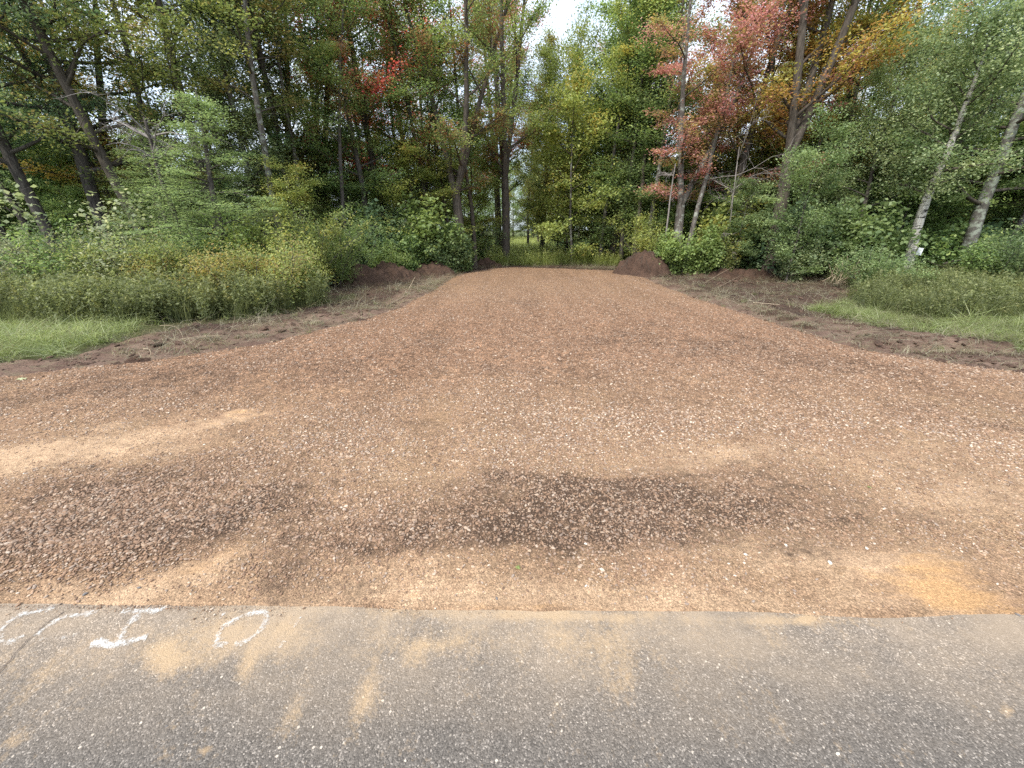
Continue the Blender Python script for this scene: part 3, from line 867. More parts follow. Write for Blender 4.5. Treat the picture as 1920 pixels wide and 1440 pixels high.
# left weed band and its polygon (x, y on the ground)
WL = [(-30, 7.4), (-12, 7.3)] + [at(*q) for q in [(-100, 622), (60, 616), (240, 612), (380, 600), (540, 586), (600, 574)]] + [(-4.9, 10.5), (-7, 12), (-30, 12)]
WR = [(30, 7.4), (12, 7.5)] + [at(*q) for q in [(1900, 612), (1760, 604), (1640, 590), (1560, 580), (1630, 545)]] + [(9.8, 13), (13, 15), (30, 15)]
put('tall_weeds', 14000, (-20, -3.5), (5.5, 12), lambda x, y: (sdist(WL, x, y) + .25 * fbm(x, y, 1.2, 2, 4) > 0) & (y < 9.2) & (RNG.random(len(x)) < .6 + .7 * fbm(x, y, .8, 2, 14)), weed, [0, 1, 2, 3, 6, 7, 6, 7, 7], .6, 1.0, 'waist-high green weeds and grass standing left of the driveway')
put('weeds', 7000, (5.5, 22), (7, 15), lambda x, y: (sdist(WR, x, y) + .5 * fbm(x, y, 1.0, 3, 4) > 0) & (RNG.random(len(x)) < .6 + .8 * fbm(x, y, .8, 2, 24)), weed, [0, 1, 2, 6, 7, 7, 3], .25, .85, 'knee-high green weeds growing right of the driveway')
# grass patches
put('short_grass', 15000, (-16, -3.0), (3.2, 9.5), lambda x, y: (soilmask(x, y) < .5) & (sdist(WL, x, y) < .25) & (RNG.random(len(x)) < .03 + 1.0 * sm(-5.9, -6.9, x + .5 * fbm(x, y, 1.5, 2, 6))), tuft, [0, 1, 4, 5, 6, 5, 7], .4, 1.15, 'bright green matted grass at the left edge of the dirt', .35)
put('verge_grass', 12000, (5, 18), (4.5, 10), lambda x, y: (soilmask(x, y) < .5) & (sdist(WR, x, y) < .25) & (RNG.random(len(x)) < .75 + .6 * fbm(x, y, 1.2, 3, 26)), tuft, [0, 1, 2, 3, 4, 5, 7], .4, 1.2, 'short green grass at the right edge of the dirt', .35)
put('clearing_grass', 16000, (-8, 12), (19.4, 62), lambda x, y: (np.abs(x - 1 - (y - 20) * .03) < 2.6 + .08 * y) & (RNG.random(len(x)) < .9), clearw, [0, 1, 2], .45, .95, 'tall pale green grass in the clearing beyond the driveway')
# sparse tufts and straw on the verge
def verge(x, y):
    s_ = soilmask(x, y); d_ = sdist(PAD, x, y)
    return (s_ > .3) & (d_ < -.02) & (RNG.random(len(x)) < .12 + .55 * sm(.05, .5, fbm(x, y, .9, 3, 88)) * np.exp(np.minimum(d_ + .25, 0) / (.25 + 1.4 * sm(9, 5.5, y))))
put('dry_straw', 60000, (-15, 15), (3, 20), verge, straw, [0, 1, 2, 3], .5, 1.35, 'dry straw and torn grass lying on the dirt verges', .3)
put('sparse_tufts', 9000, (-15, 15), (3, 20), lambda x, y: verge(x, y) & (RNG.random(len(x)) < .25), tuft, [0, 1, 2, 3], .3, .7, 'sparse trampled grass tufts on the dirt verges', .4)
# forest undergrowth
def undergrow(x, y):
    s_ = soilmask(x, y)
    lim = np.abs(x - 1) > 2.5
    return (s_ < .3) & (lim | (y < 21)) & (y > np.where(x < 0, 9.5 - .1 * x * 0, 11.5)) & (RNG.random(len(x)) < .5 + .5 * fbm(x, y, .4, 2, 12))
put('undergrowth', 15000, (-34, 38), (9.5, 40), undergrow, under, [0, 1, 2, 3, 4, 0, 1], .8, 1.9, 'leafy green undergrowth covering the forest floor', .1)

# ------------------------------------------------------------------ trees
def T(*a, **k): return tree(*a, **k)

# left side
T('oak', 0, 20, 12.5, .9, 'deep', 'dark', 'dark trunked tree at the far left edge of the picture', 'oak_tree', lean=(-.08, 0))
T('pole', 0, 75, 14, 1.0, 'yellow', 'dark', 'thin dark tree leaning left, second from the left edge', 'tree', lean=(-.16, 0))
T('maple', 0, 112, 12.2, .95, 'deep', 'dark', 'dark tree with heavy blue-green crown near the left edge', 'maple_tree', lean=(-.07, 0))
T('oak', 1, 205, 13.2, 1.0, 'deep', 'dark', 'large dark double-branched tree left of the bare grey tree', 'oak_tree', lean=(-.05, 0))
T('forked', 0, 245, 15.5, 1.0, 'orange', 'dark', 'orange-leaved tree glimpsed between dark trunks at left', 'maple_tree')
T('maple', 1, 292, 12.6, .95, 'olive', 'brown', 'olive-brown leaved tree behind the bare grey snag', 'maple_tree', lean=(-.12, 0))
T('pole', 1, 330, 13.4, .95, 'olive', 'dark', 'slim dark tree just right of the bare snag', 'tree', lean=(-.06, 0))
T('hemlock', 0, 432, 10.6, 1.02, 'hemlock', 'dark', 'light green hemlock with flat layered sprays above the yellow weeds', 'hemlock_tree', 'tree', sz=.78)
T('hemlock', 1, 330, 11.6, .80, 'hemlock', 'dark', 'smaller green hemlock left of the light green hemlock', 'hemlock_tree', 'tree', sz=.7)
T('maple', 2, 416, 14.0, .95, 'olive', 'brown', 'tree with thick straight trunk showing under the hemlock', 'maple_tree')
T('narrow', 0, 505, 14.8, .95, 'aspen', 'grey', 'grey-barked tree with pale hanging leaves beside the hemlock', 'aspen_tree')
T('pole', 2, 532, 14.2, 1.0, 'olive', 'grey', 'tall grey twin of the pale-leaved tree, just to its right', 'tree')
T('forked', 1, 560, 16.0, 1.0, 'deep', 'dark', 'dark multi-stemmed tree between the hemlock and the red-topped maple', 'maple_tree')
T('forked', 0, 612, 17.5, 1.0, 'rust', 'brown', 'rusty green many-stemmed tree left of the scarlet treetop', 'maple_tree')
T('maple', 0, 690, 16.8, .85, 'green', 'dark', 'full green maple with drooping boughs left of the central maple', 'maple_tree')
T('maple', 1, 728, 17.9, 1.0, 'redtop', 'brown', 'maple whose top leaves have turned scarlet', 'maple_tree', sz=.95)
T('maple', 2, 790, 18.2, .7, 'green', 'dark', 'short bushy green tree beside the trunk of the central maple', 'maple_tree')
# centre
T('forked', 1, 868, 17.2, .98, 'rust', 'brown', 'central maple with V-shaped limbs and rust tinged leaves at the driveway end', 'maple_tree', rz=.6)
T('pole', 0, 842, 18.0, .95, 'green', 'dark', 'dark leaning trunk just left of the central maple', 'tree', lean=(-.05, 0))
T('pole', 1, 889, 18.4, .9, 'green', 'brown', 'thin straight trunk just right of the central maple', 'tree')
T('maple', 0, 990, 31, .62, 'yellow', 'dark', 'dark trunked tree standing alone in the clearing', 'maple_tree')
T('sapling', 0, 1075, 20.2, 1.25, 'yellow', 'grey', 'slim leaning sapling with yellow-green leaves beside the clearing', 'sapling', lean=(-.10, 0))
T('maple', 1, 950, 25, .95, 'rust', 'dark', 'rust tinged tree rising behind the left side of the clearing', 'maple_tree')
T('maple', 2, 1020, 30, .72, 'olive', 'brown', 'olive tree with high crown straight behind the clearing', 'maple_tree')
T('forked', 1, 935, 27, 1.0, 'redtop', 'brown', 'tree with scattered scarlet sprays left of the sky gap', 'maple_tree')
for a in [
    (578, 15.4, .8, 'olive', 'grey', 'thin grey trunk rising above the willow bush'),
    (604, 16.6, .85, 'green', 'brown', 'straight brown trunk left of the dark arching bush'),
    (648, 15.8, .75, 'rust', 'dark', 'slim dark trunk above the leftmost soil heap'),
    (700, 18.9, .8, 'rust', 'brown', 'slender trunk with thin rust-tinged top above the soil heaps'),
    (758, 18.8, .8, 'olive', 'grey', 'slender grey trunk above the bright maple bush'),
    (812, 17.6, .85, 'rust', 'dark', 'dark slender trunk a little left of the central maple'),
    (1128, 20.6, .9, 'yellow', 'grey', 'thin grey trunk left of the tall soil mound'),
    (1168, 19.6, .9, 'green', 'dark', 'dark trunk directly above the left slope of the tall mound'),
    (1395, 17.4, .85, 'red', 'grey', 'thin grey trunk between the red and orange maples'),
    (1478, 16.8, .85, 'orange', 'grey', 'grey trunk touching the orange maple on its right'),
    (1555, 16.2, .8, 'green', 'dark', 'dark trunk above the cut brush pile'),
]:
    T('pole', random.randrange(3), a[0], a[1], a[2], a[3], a[4], a[5], 'tree', sz=a[2] * .85)
T('bushy', 1, 1063, 23.5, 1.0, 'yellow', 'dark', 'rounded yellow-green tree closing the bottom of the sky gap', 'bushy_tree', sz=1.13)
T('narrow', 1, 1014, 26, 1.0, 'olive', 'dark', 'slender olive tree standing right under the sky gap', 'poplar_tree', sz=.79)
T('narrow', 0, 1010, 36, .75, 'yellow', 'brown', 'yellow-green tree at the back of the clearing', 'tree')
T('narrow', 1, 1045, 27, .50, 'orange', 'brown', 'low orange-tinged tree right of the clearing', 'tree')
T('narrow', 0, 1150, 20.5, 1.5, 'mid', 'brown', 'tall fresh green tree to the right of the sky gap', 'poplar_tree', sz=1.05)
T('narrow', 0, 1072, 25, 1.0, 'lime', 'brown', 'short light green tree directly below the sky gap', 'poplar_tree', sz=.77)
T('narrow', 1, 1110, 22.5, 1.3, 'lime', 'brown', 'light green tree bordering the sky gap', 'poplar_tree', sz=1.05)
T('pole', 2, 1190, 18.8, 1.0, 'green', 'brown', 'left trunk of the pair standing behind the soil mound', 'tree')
T('pole', 0, 1218, 18.6, 1.0, 'green', 'grey', 'right trunk of the pair standing behind the soil mound', 'tree')
# right
T('forked', 0, 1272, 16.6, .9, 'red', 'grey', 'grey lichen-covered maple with dull red leaves beside the soil mound', 'maple_tree', rz=1.0)
T('pole', 1, 1290, 16.2, .9, 'red', 'grey', 'second grey lichened trunk rising behind the soil mound', 'maple_tree', lean=(.03, 0))
T('maple', 1, 1350, 17.0, 1.05, 'red', 'brown', 'broad maple with crimson and salmon leaves', 'maple_tree')
T('forked', 1, 1450, 15.4, 1.08, 'orange', 'brown', 'yellow and orange maple, brightest crown in the picture', 'maple_tree', sz=1.0)
T('maple', 2, 1415, 18.8, 1.05, 'red', 'dark', 'red maple mixed with the left side of the yellow crown', 'maple_tree')
T('maple', 0, 1530, 18.0, 1.0, 'orange', 'dark', 'yellow-green maple behind the orange one', 'maple_tree')
T('aspen', 0, 1600, 14.2, .72, 'aspen', 'dark', 'grey-green aspen left of the white birch', 'aspen_tree')
T('maple', 1, 1650, 17.5, .95, 'green', 'dark', 'dark green tree behind the aspen and birch', 'maple_tree')
T('sapling', 1, 1692, 14.4, .95, 'green', 'grey', 'thin bent grey stem left of the white birch', 'sapling', lean=(.10, 0))
BIRCH_Y = 12.4
T('birch', 0, 1716, BIRCH_Y, .80, 'aspen', 'birch', 'white-barked leaning birch with a white tag near its foot', 'birch_tree', rz=2.0, lean=(-.05, 0))
T('oak', 0, 1812, 12.8, .95, 'mid', 'pale', 'thick pale lichen-covered tree right of the birch', 'oak_tree')
T('pole', 2, 1872, 13.6, .85, 'green', 'grey', 'dark spotted trunk leaning right near the right edge', 'tree', lean=(.28, 0))
T('oak', 1, 1905, 14.5, 1.05, 'deep', 'dark', 'heavy dark green tree at the right edge', 'oak_tree')
T('maple', 2, 1960, 15.5, 1.05, 'orange', 'dark', 'tree with olive gold top in the upper right corner', 'maple_tree')
T('maple', 0, 1770, 17.5, 1.0, 'deep', 'dark', 'dark crown filling the gap above the birch', 'maple_tree')
T('oak', 1, -60, 14.5, .95, 'deep', 'dark', 'dark tree cut by the left edge of the picture', 'oak_tree')

# bushy trees that make the leafy wall at the edge of the woods
for a in [
    (-30, 15.5, .8, 'yellow', 'yellow-green bushy tree behind the trunks at the far left edge'),
    (60, 17.0, .9, 'yellow', 'bushy tree with a backlit glow painted in its yellow leaves between the two leftmost dark trunks'),  # yellow leaf colour stands in for backlight behind the trunks
    (150, 16.2, .85, 'green', 'green bushy tree behind the third dark trunk from the left'),
    (225, 18.0, .9, 'yellow', 'yellow-green bushy tree behind the young pale birch'),
    (300, 16.5, .9, 'olive', 'olive bushy tree behind the bare grey snag'),
    (560, 16.2, .75, 'olive', 'bushy green tree above the willow bush'),
    (665, 17.5, .9, 'green', 'large bushy green tree above the left soil heaps'),
    (770, 17.6, .85, 'yellow', 'bushy tree filling the space left of the central maple'),
    (880, 21.5, .8, 'yellow', 'bushy yellow-green tree right behind the central maple trunk'),
    (1140, 23.0, 1.0, 'yellow', 'bushy yellow-green tree at the right side of the clearing'),
    (1150, 20.5, .9, 'green', 'bushy green tree behind the left end of the tall mound'),
    (1215, 20.0, .95, 'mid', 'bushy green tree behind the pair of trunks'),
    (1262, 19.2, .85, 'green', 'bushy green tree behind the lichened maples'),
    (1345, 18.4, .85, 'yellow', 'bushy yellow-green tree under the red maple'),
    (1405, 18.0, .8, 'green', 'bushy dark green tree left of the orange maple trunk'),
    (1500, 17.6, .85, 'green', 'bushy green tree right of the orange maple trunk'),
    (1570, 16.4, .85, 'mid', 'bushy tree under the grey-green aspen'),
    (1640, 16.0, .9, 'green', 'bushy tree behind the thin bent stem'),
    (1745, 15.5, .85, 'green', 'bushy tree between the birch and the thick pale trunk'),
    (1850, 15.5, .9, 'mid', 'bushy tree behind the thick pale trunk'),
    (1935, 14.5, .85, 'green', 'bushy tree cut by the right edge of the picture'),
]:
    T('bushy', random.randrange(3), a[0], a[1], a[2] * 1.05, a[3], 'dark', a[4], 'bushy_tree', sz=a[2] * (.62 if a[1] < 19.7 else .85))
for i, (q, Yq, s_, lm) in enumerate([(880, 44, 1.0, 'green'), (925, 52, 1.0, 'mid'), (962, 58, 1.05, 'yellow'), (1000, 60, .95, 'mid'), (1035, 57, 1.05, 'yellow'), (1072, 50, 1.0, 'lime'), (1120, 43, .9, 'green')]):
    T('bushy', i, q, Yq, s_, lm, 'dark', 'bushy tree across the far end of the bright clearing', 'bushy_tree', 'tree', group='bushy trees across the far end of the clearing')
T('forked', 1, 948, 20.5, .98, 'rust', 'brown', 'rust-edged tree whose crown reaches the left side of the sky gap', 'maple_tree', rz=2.2, sz=.95)
T('maple', 1, 775, 21.5, 1.0, 'redtop', 'dark', 'second scarlet-topped maple, behind the left limb of the central maple', 'maple_tree', sz=.95)

# background forest, behind the front row
rr = random.Random(5)
placed = []
def far_rows():
    rows = []
    for Yb, step in ((18.5, 95), (23, 105), (29, 105), (38, 110)):
        px = -60
        while px < 1990:
            q = px + rr.uniform(-26, 26); Yq = Yb + rr.uniform(-1.8, 1.8)
            px += step
            if 880 < q < 1140 and Yq < 44: continue
            if Yb < 20 and 560 < q < 1330: continue
            rows.append((q, Yq))
    return rows
palL = ['green', 'yellow', 'olive', 'yellow', 'green', 'rust', 'olive', 'yellow', 'orange', 'aspen']  # extra yellow and orange leaves paint in the sun patches behind the left trunks
palR = ['green', 'yellow', 'deep', 'green', 'orange', 'yellow', 'red', 'green']
words = dict(aspen='grey-green', green='green', deep='dark green', olive='olive', yellow='yellow-green', rust='rust tinged', orange='orange', red='red')
for q, Yq in far_rows():
    left = q < 960
    lm = rr.choice(palL if left else palR)
    kd = rr.choice(['pole', 'pole', 'maple', 'narrow', 'forked', 'pole'])
    if 150 < q < 600:
        kd = 'pole'
        if Yq > 20.5: continue
    band = 'just behind the front row' if Yq < 24 else ('in the middle of the woods' if Yq < 31 else 'far back in the woods')
    side = 'left of the driveway' if left else 'right of the driveway'
    sc = rr.uniform(.8, 1.05) * (.82 if Yq < 30 else .95)
    T(kd, rr.randrange(3), q, Yq, sc, lm, rr.choice(['dark', 'dark', 'brown', 'grey']), '%s coloured forest tree %s, %s' % (words[lm], band, side), 'forest_tree', 'tree',
      group='forest trees %s %s' % (band, side))
# understory saplings
n_s = 0
for Yb, step in ((14.5, 90), (17.5, 70), (21, 60), (25, 60), (30, 60)):
    px = -40
    while px < 1980:
        q = px + rr.uniform(-30, 30); Yq = Yb + rr.uniform(-1.3, 1.3); px += step
        if 900 < q < 1120: continue
        if Yq < 17 and 600 < q < 1330: continue
        if Yq < 19.5 and 880 < q < 1200: continue
        left = q < 960
        lm = rr.choice(['green', 'yellow', 'deep', 'green', 'mid'] if left else ['green', 'green', 'mid', 'deep', 'yellow'])
        side = 'left of the driveway' if left else 'right of the driveway'
        band = 'near the edge of the woods' if Yq < 20 else 'inside the woods'
        w_ = dict(words, mid='fresh green')[lm]
        T('sapling', rr.randrange(3), q, Yq, rr.uniform(.45, .72) if Yq < 19.5 else rr.uniform(.6, 1.0), lm, 'dark', '%s understory sapling %s, %s' % (w_, band, side), 'sapling', 'sapling', group='understory saplings %s %s' % (band, side))
        n_s += 1
# trees around the far end of the clearing, low so the sky shows over them
for i, (q, Yq, s_, lm) in enumerate([(955, 47, .55, 'green'), (1000, 50, .5, 'yellow'), (1040, 46, .52, 'lime'), (1085, 48, .62, 'green'), (905, 45, .7, 'green')]):
    T('maple', i, q, Yq, s_, lm, 'dark', 'low distant tree closing the far end of the clearing', 'forest_tree', 'tree', group='trees closing the far end of the clearing')

for i in range(16):
    q = 600 + 48 * i
    T('sapling', i, q, 52 + 9 * rr.random(), rr.uniform(.8, 1.25), rr.choice(['lime', 'yellow', 'green']), 'dark', 'far bush at the back of the meadow seen between the trunks', 'bush', 'bush', group='far bushes at the back of the meadow')
# bare grey snag on the left and bare twiggy trees on the right
def bare_tree(px, Y, H, seed, label, lean=(0, 0), limbs=9, reach=1.6, r=.07, zlo=.5, bk='dead'):
    rng = np.random.default_rng(seed)
    x = xat(px, Y); root = link('dead_tree', None, loc=(x, Y, gz(x, Y)))
    tag(root, label, 'dead tree')
    tp = path((0, 0, -.2), (lean[0], lean[1], 1), H, 10, rng, .02, .06)
    link('trunk', tubes_mesh('t', [(tp, np.linspace(r, r * .4, 11))], BARK[bk], 7), root)
    tb = []
    for i in range(limbs):
        t = rng.uniform(zlo, 1); j = int(t * 9.9); az = rng.uniform(0, 6.28)
        L = reach * rng.uniform(.6, 1.2)
        lp = path(tp[j], (math.cos(az), math.sin(az) * .6, .55), L, 7, rng, -.07, .18); tb.append((lp, np.linspace(r * .35, .004, 8)))
        for k in range(6):
            jj = rng.integers(1, 7); d = rng.normal(size=3); d[2] -= .1
            sp_ = path(lp[jj], (lp[jj] - lp[jj - 1]) / (L / 7) + d * .5, L * rng.uniform(.3, .6), 5, rng, -.06, .22); tb.append((sp_, np.linspace(.008, .002, 6)))
            for k2 in range(3):
                j3 = rng.integers(1, 5); d = rng.normal(size=3)
                s2 = path(sp_[j3], (sp_[j3] - sp_[j3 - 1]) * 4 + d * .5, L * .22, 3, rng, -.04, .25); tb.append((s2, np.linspace(.004, .0015, 4)))
    link('branches', tubes_mesh('b', tb, BARK['dead']), root)
bare_tree(372, 11.6, 4.3, 3, 'bare grey dead tree with spreading twigs above the left weeds', (-.12, 0), 10, 1.15, .08, .78, 'dark')
bare_tree(1252, 16.2, 4.0, 8, 'thin bare white stem in front of the lichened maples', (.0, 0), 4, .5, .045, .5)
bare_tree(1352, 15.5, 4.4, 5, 'bare arching pale branches below the red maple', (.08, 0), 9, 2.2, .035, .6)
bare_tree(1352, 15.2, 1.9, 12, 'small bare twiggy shrub beside the leafy bush under the red maple', (.05, 0), 7, .7, .02, .3)

# ------------------------------------------------------------------ shrubs
def shrub_kind(seed, nst, H, R, nleaf, leaf, arch=.0, aspect=.6, spread=.12, up=.6):
    rng = np.random.default_rng(seed)
    tb, S = [], []
    for i in range(nst):
        az = rng.uniform(0, 6.28); e = rng.uniform(.15, .9)
        p0 = np.array([math.cos(az), math.sin(az), 0]) * R * .2 * rng.random()
        st = path(p0, (math.cos(az) * e * R / H * 1.4, math.sin(az) * e * R / H * 1.4, 1), H * rng.uniform(.65, 1.1), 6, rng, -arch, .1)
        tb.append((st, np.linspace(.012, .004, 7)))
        for k in range(9):
            j = rng.integers(1, 7); d = rng.normal(size=3) * .8 + np.array([0, 0, .4])
            tw = path(st[min(j, 6)], d, H * rng.uniform(.15, .3), 3, rng, -arch * .6, .15)
            tb.append((tw, np.linspace(.005, .002, 4))); S.append(tw)
    S = np.array(S); ci = rng.integers(0, len(S), nleaf); q = rng.uniform(0, 3, nleaf); j = np.minimum(q.astype(int), 2); fr = (q - j)[:, None]
    P = S[ci, j] * (1 - fr) + S[ci, j + 1] * fr + rng.normal(size=(nleaf, 3)) * spread
    ok = P[:, 2] > .03; P, ci = P[ok], ci[ok]
    return tubes_mesh('stems', tb), leaves(P, leaf, rng, rng.random(len(S))[ci], up, aspect)
SH = dict(
    round=[shrub_kind(300 + i, 12, 1.5, .95, 5200, .07) for i in range(2)],
    arch=[shrub_kind(310 + i, 14, 2.2, 1.0, 6500, .08, .07, .35, .09) for i in range(2)],
    big=[shrub_kind(320 + i, 10, 1.8, 1.1, 4200, .12, 0, .75, .14) for i in range(2)],
    fine=[shrub_kind(330 + i, 16, 1.2, .9, 6500, .05, 0, .5, .10) for i in range(2)],
    pale=[shrub_kind(340, 5, 2.1, .6, 1500, .085, 0, .8, .12)],
)
def shrub(kd, px, Y, s, lm, label, group=None, cat='shrub', name='shrub', bark='dark', sz=None):
    x = xat(px, Y); root = link(name, None, loc=(x, Y, float(ground_z(np.array([x]), np.array([Y]))[0])))
    tag(root, label, cat, group)
    v_ = SH[kd]; mt, ml = v_[random.randrange(len(v_))]
    rz = random.uniform(0, 6.28)
    for nm, me, m in (('stems', mt, BARK[bark]), ('foliage', ml, G[lm])):
        if len(me.materials) == 0: me.materials.append(m)
        o = link(nm, me, root); o.rotation_euler = (0, 0, rz); o.scale = (s, s, sz or s)
        o.material_slots[0].link = 'OBJECT'; o.material_slots[0].material = m
for a in [
    ('fine', 5, 9.3, 1.25, 'grey', 'sage-green bush at the left edge of the picture'),
    ('fine', 62, 9.6, 1.3, 'grey', 'second sage-green bush from the left edge'),
    ('round', 118, 9.5, 1.05, 'green', 'dense green bush right of the sage bushes'),
    ('pale', 186, 9.4, 1.05, 'pale', 'thin pale-leaved young birch rising above the left weeds'),
    ('fine', 200, 9.2, 1.2, 'olive', 'olive green bush at the foot of the young birch'),
    ('fine', 268, 9.6, 1.25, 'grey', 'grey-green bush between the young birch and the yellow weeds'),
    ('fine', 315, 9.3, 1.2, 'olive', 'olive bush behind the yellowing weeds'),
    ('round', 350, 10.4, 1.0, 'green', 'green bush under the bare grey tree'),
    ('fine', 290, 9.0, .95, 'gold', 'left clump of yellow weeds'),
    ('fine', 345, 8.9, .9, 'gold', 'orange-tinted middle clump of yellow weeds'),
    ('fine', 412, 9.0, 1.0, 'gold', 'yellow-green clump below the hemlock'),
    ('fine', 462, 8.8, 1.05, 'gold', 'rightmost gold clump beside the tall grass'),
    ('round', 442, 10.6, 1.1, 'lime', 'bright green bush under the hemlock trunk'),
    ('round', 398, 10.2, .95, 'green', 'mid green bush left of the bright green bush'),
    ('round', 500, 10.2, 1.0, 'yellow', 'yellow-green bush right of the hemlock'),
    ('fine', 525, 9.2, 1.15, 'olive', 'olive bush at the right end of the tall weeds'),
    ('arch', 570, 11.2, .95, 'yellow', 'tall arching yellow-green willow bush'),
    ('arch', 618, 12.2, .95, 'lime', 'leaning willow bush beside the left dirt bank'),
    ('arch', 655, 13.4, .85, 'green', 'dark arching bush behind the left dirt bank'),
    ('round', 560, 9.6, .7, 'yellow', 'low yellow-green bush at the foot of the willow'),
    ('big', 700, 16.0, 1.15, 'deep', 'dark green bush behind the left soil heaps'),
    ('arch', 735, 17.2, 1.25, 'aspen', 'bluish grey-green bush behind the soil heaps'),
    ('round', 725, 14.8, .75, 'lime', 'small light green bush on the back of the soil heaps'),
    ('big', 800, 16.6, 1.25, 'lime', 'bright green maple bush left of the central maple'),
    ('big', 835, 16.2, .85, 'mid', 'dark glossy bush at the foot of the bright maple bush'),
    ('big', 868, 16.8, .75, 'green', 'low bush beside the left end of the driveway'),
    ('big', 770, 15.4, .8, 'green', 'low green bush on top of the left soil heaps'),
    ('arch', 905, 20.5, .8, 'green', 'loose dark bush left of the clearing'),
    ('arch', 1205, 17.4, 1.05, 'yellow', 'thin yellowish sapling behind the top of the soil mound'),
    ('big', 1265, 15.6, .72, 'lime', 'bright leafy bush leaning on the soil mound'),
    ('big', 1310, 15.2, .8, 'lime', 'light green bush at the foot of the lichened maples'),
    ('big', 1335, 16.4, 1.25, 'yellow', 'tall light green bush right of the lichened maples'),
    ('round', 1355, 15.4, 1.0, 'olive', 'reddish olive bush beside the bare twiggy shrub'),
    ('big', 1400, 16.2, 1.15, 'mid', 'broad-leaved green bush behind the bare dirt patch'),
    ('big', 1455, 15.6, 1.2, 'deep', 'dark broad-leaved bush under the orange maple'),
    ('big', 1505, 15.0, 1.1, 'deep', 'dark bush left of the cut brush pile'),
    ('big', 1500, 13.6, .6, 'aspen', 'low pale-leaved bush at the back of the dirt patch'),
    ('big', 1560, 14.6, 1.15, 'mid', 'green bush above the cut brush pile'),
    ('big', 1618, 13.4, 1.1, 'mid', 'green bush right of the cut brush pile'),
    ('big', 1670, 13.2, 1.0, 'green', 'green bush left of the foot of the birch'),
    ('round', 1640, 11.4, .75, 'mid', 'low rounded bush in front of the birch'),
    ('round', 1700, 10.8, .6, 'mid', 'low flowering clump in front of the birch'),
    ('big', 1760, 13.0, .95, 'green', 'bush between the birch and the thick pale trunk'),
    ('round', 1850, 11.2, .8, 'green', 'bush in front of the thick pale trunk'),
    ('round', 1905, 10.6, .95, 'mid', 'bush at the right edge of the picture'),
    ('big', 1880, 13.0, .9, 'deep', 'dark bush behind the leaning spotted trunk'),
]:
    shrub(*a)

# ------------------------------------------------------------------ soil mounds
def mound(px, Y, w, d, h, seed, label, streak=0.0, name='soil_mound', peak=0.0):
    x0 = xat(px, Y, .3)
    n = 110
    U, V = np.meshgrid(np.linspace(-1, 1, n), np.linspace(-1, 1, n))
    r = np.sqrt(U ** 2 + V ** 2)
    rn = r + .16 * fbm(U, V, 2.0, 3, seed)
    cx = peak
    prof = np.clip(1 - np.sqrt((U - cx * (1 - r)) ** 2 + V ** 2) ** 1.25 - .16 * fbm(U, V, 2.0, 3, seed), 0, 1)
    prof = prof ** .85
    A = U * w / 2; B = V * d / 2
    z = h * prof * (1 + .5 * fbm(A, B, 1.3, 3, seed + 3)) + .22 * fbm(A, B, 3.6, 5, seed + 5, .66) * sm(0, .3, prof)
    if streak:
        ang = np.arctan2(V, U - cx)
        z += streak * fbm(ang * 9, r * 1.5, 1, 3, seed + 9) * sm(0, .25, prof)
    z += ground_z(A + x0, B + Y) - .03 - .06 * sm(.02, 0, prof)
    o = link(name, grid_mesh(name, A, B, z, r < 1.0, mat=SOIL), loc=(x0, Y, 0))
    tag(o, label, 'soil mound')
    rg = np.random.default_rng(seed); tb_ = []
    for q_ in range(34 if streak else 16):
        a_, r_ = rg.uniform(0, 6.28), rg.uniform(.1, .55)
        j_, i_ = int((math.sin(a_) * r_ + 1) / 2 * (n - 1)), int((math.cos(a_) * r_ + 1) / 2 * (n - 1))
        dj, di = math.sin(a_) + rg.normal() * .5, math.cos(a_) + rg.normal() * .5
        pts_ = []
        for k in range(7):
            jj, ii = min(max(int(j_ + dj * k * 2.6), 0), n - 1), min(max(int(i_ + di * k * 2.6), 0), n - 1)
            pts_.append((A[jj, ii], B[jj, ii], z[jj, ii] + .012 + .02 * rg.random()))
        if np.ptp(np.array(pts_)[:, 0]) + np.ptp(np.array(pts_)[:, 1]) < .1: continue
        tb_.append((pts_, np.linspace(.008, .003, 7)))
    if streak: link('roots', tubes_mesh('roots', tb_, BARK['brown']), o)
mound(1203, 15.9, 2.4, 2.2, .95, 4, 'tall reddish brown root mound at the right far end of the driveway', .07, 'soil_mound', .15)
mound(672, 13.2, 2.6, 2.0, .48, 14, 'low dark soil heap nearest the willow bush')
mound(735, 14.2, 2.2, 1.7, .50, 24, 'middle reddish soil heap left of the driveway')
mound(812, 15.6, 1.9, 1.5, .55, 34, 'dark soil heap closest to the left end of the driveway')
mound(912, 19.2, 1.7, .9, .32, 44, 'small black soil heap in front of the clearing')
mound(1370, 14.8, 3.2, 1.6, .30, 54, 'low dark soil bank under the bushes right of the tall mound')
mound(1600, 13.2, 2.0, 1.0, .3, 64, 'dark soil bank under the cut brush pile')

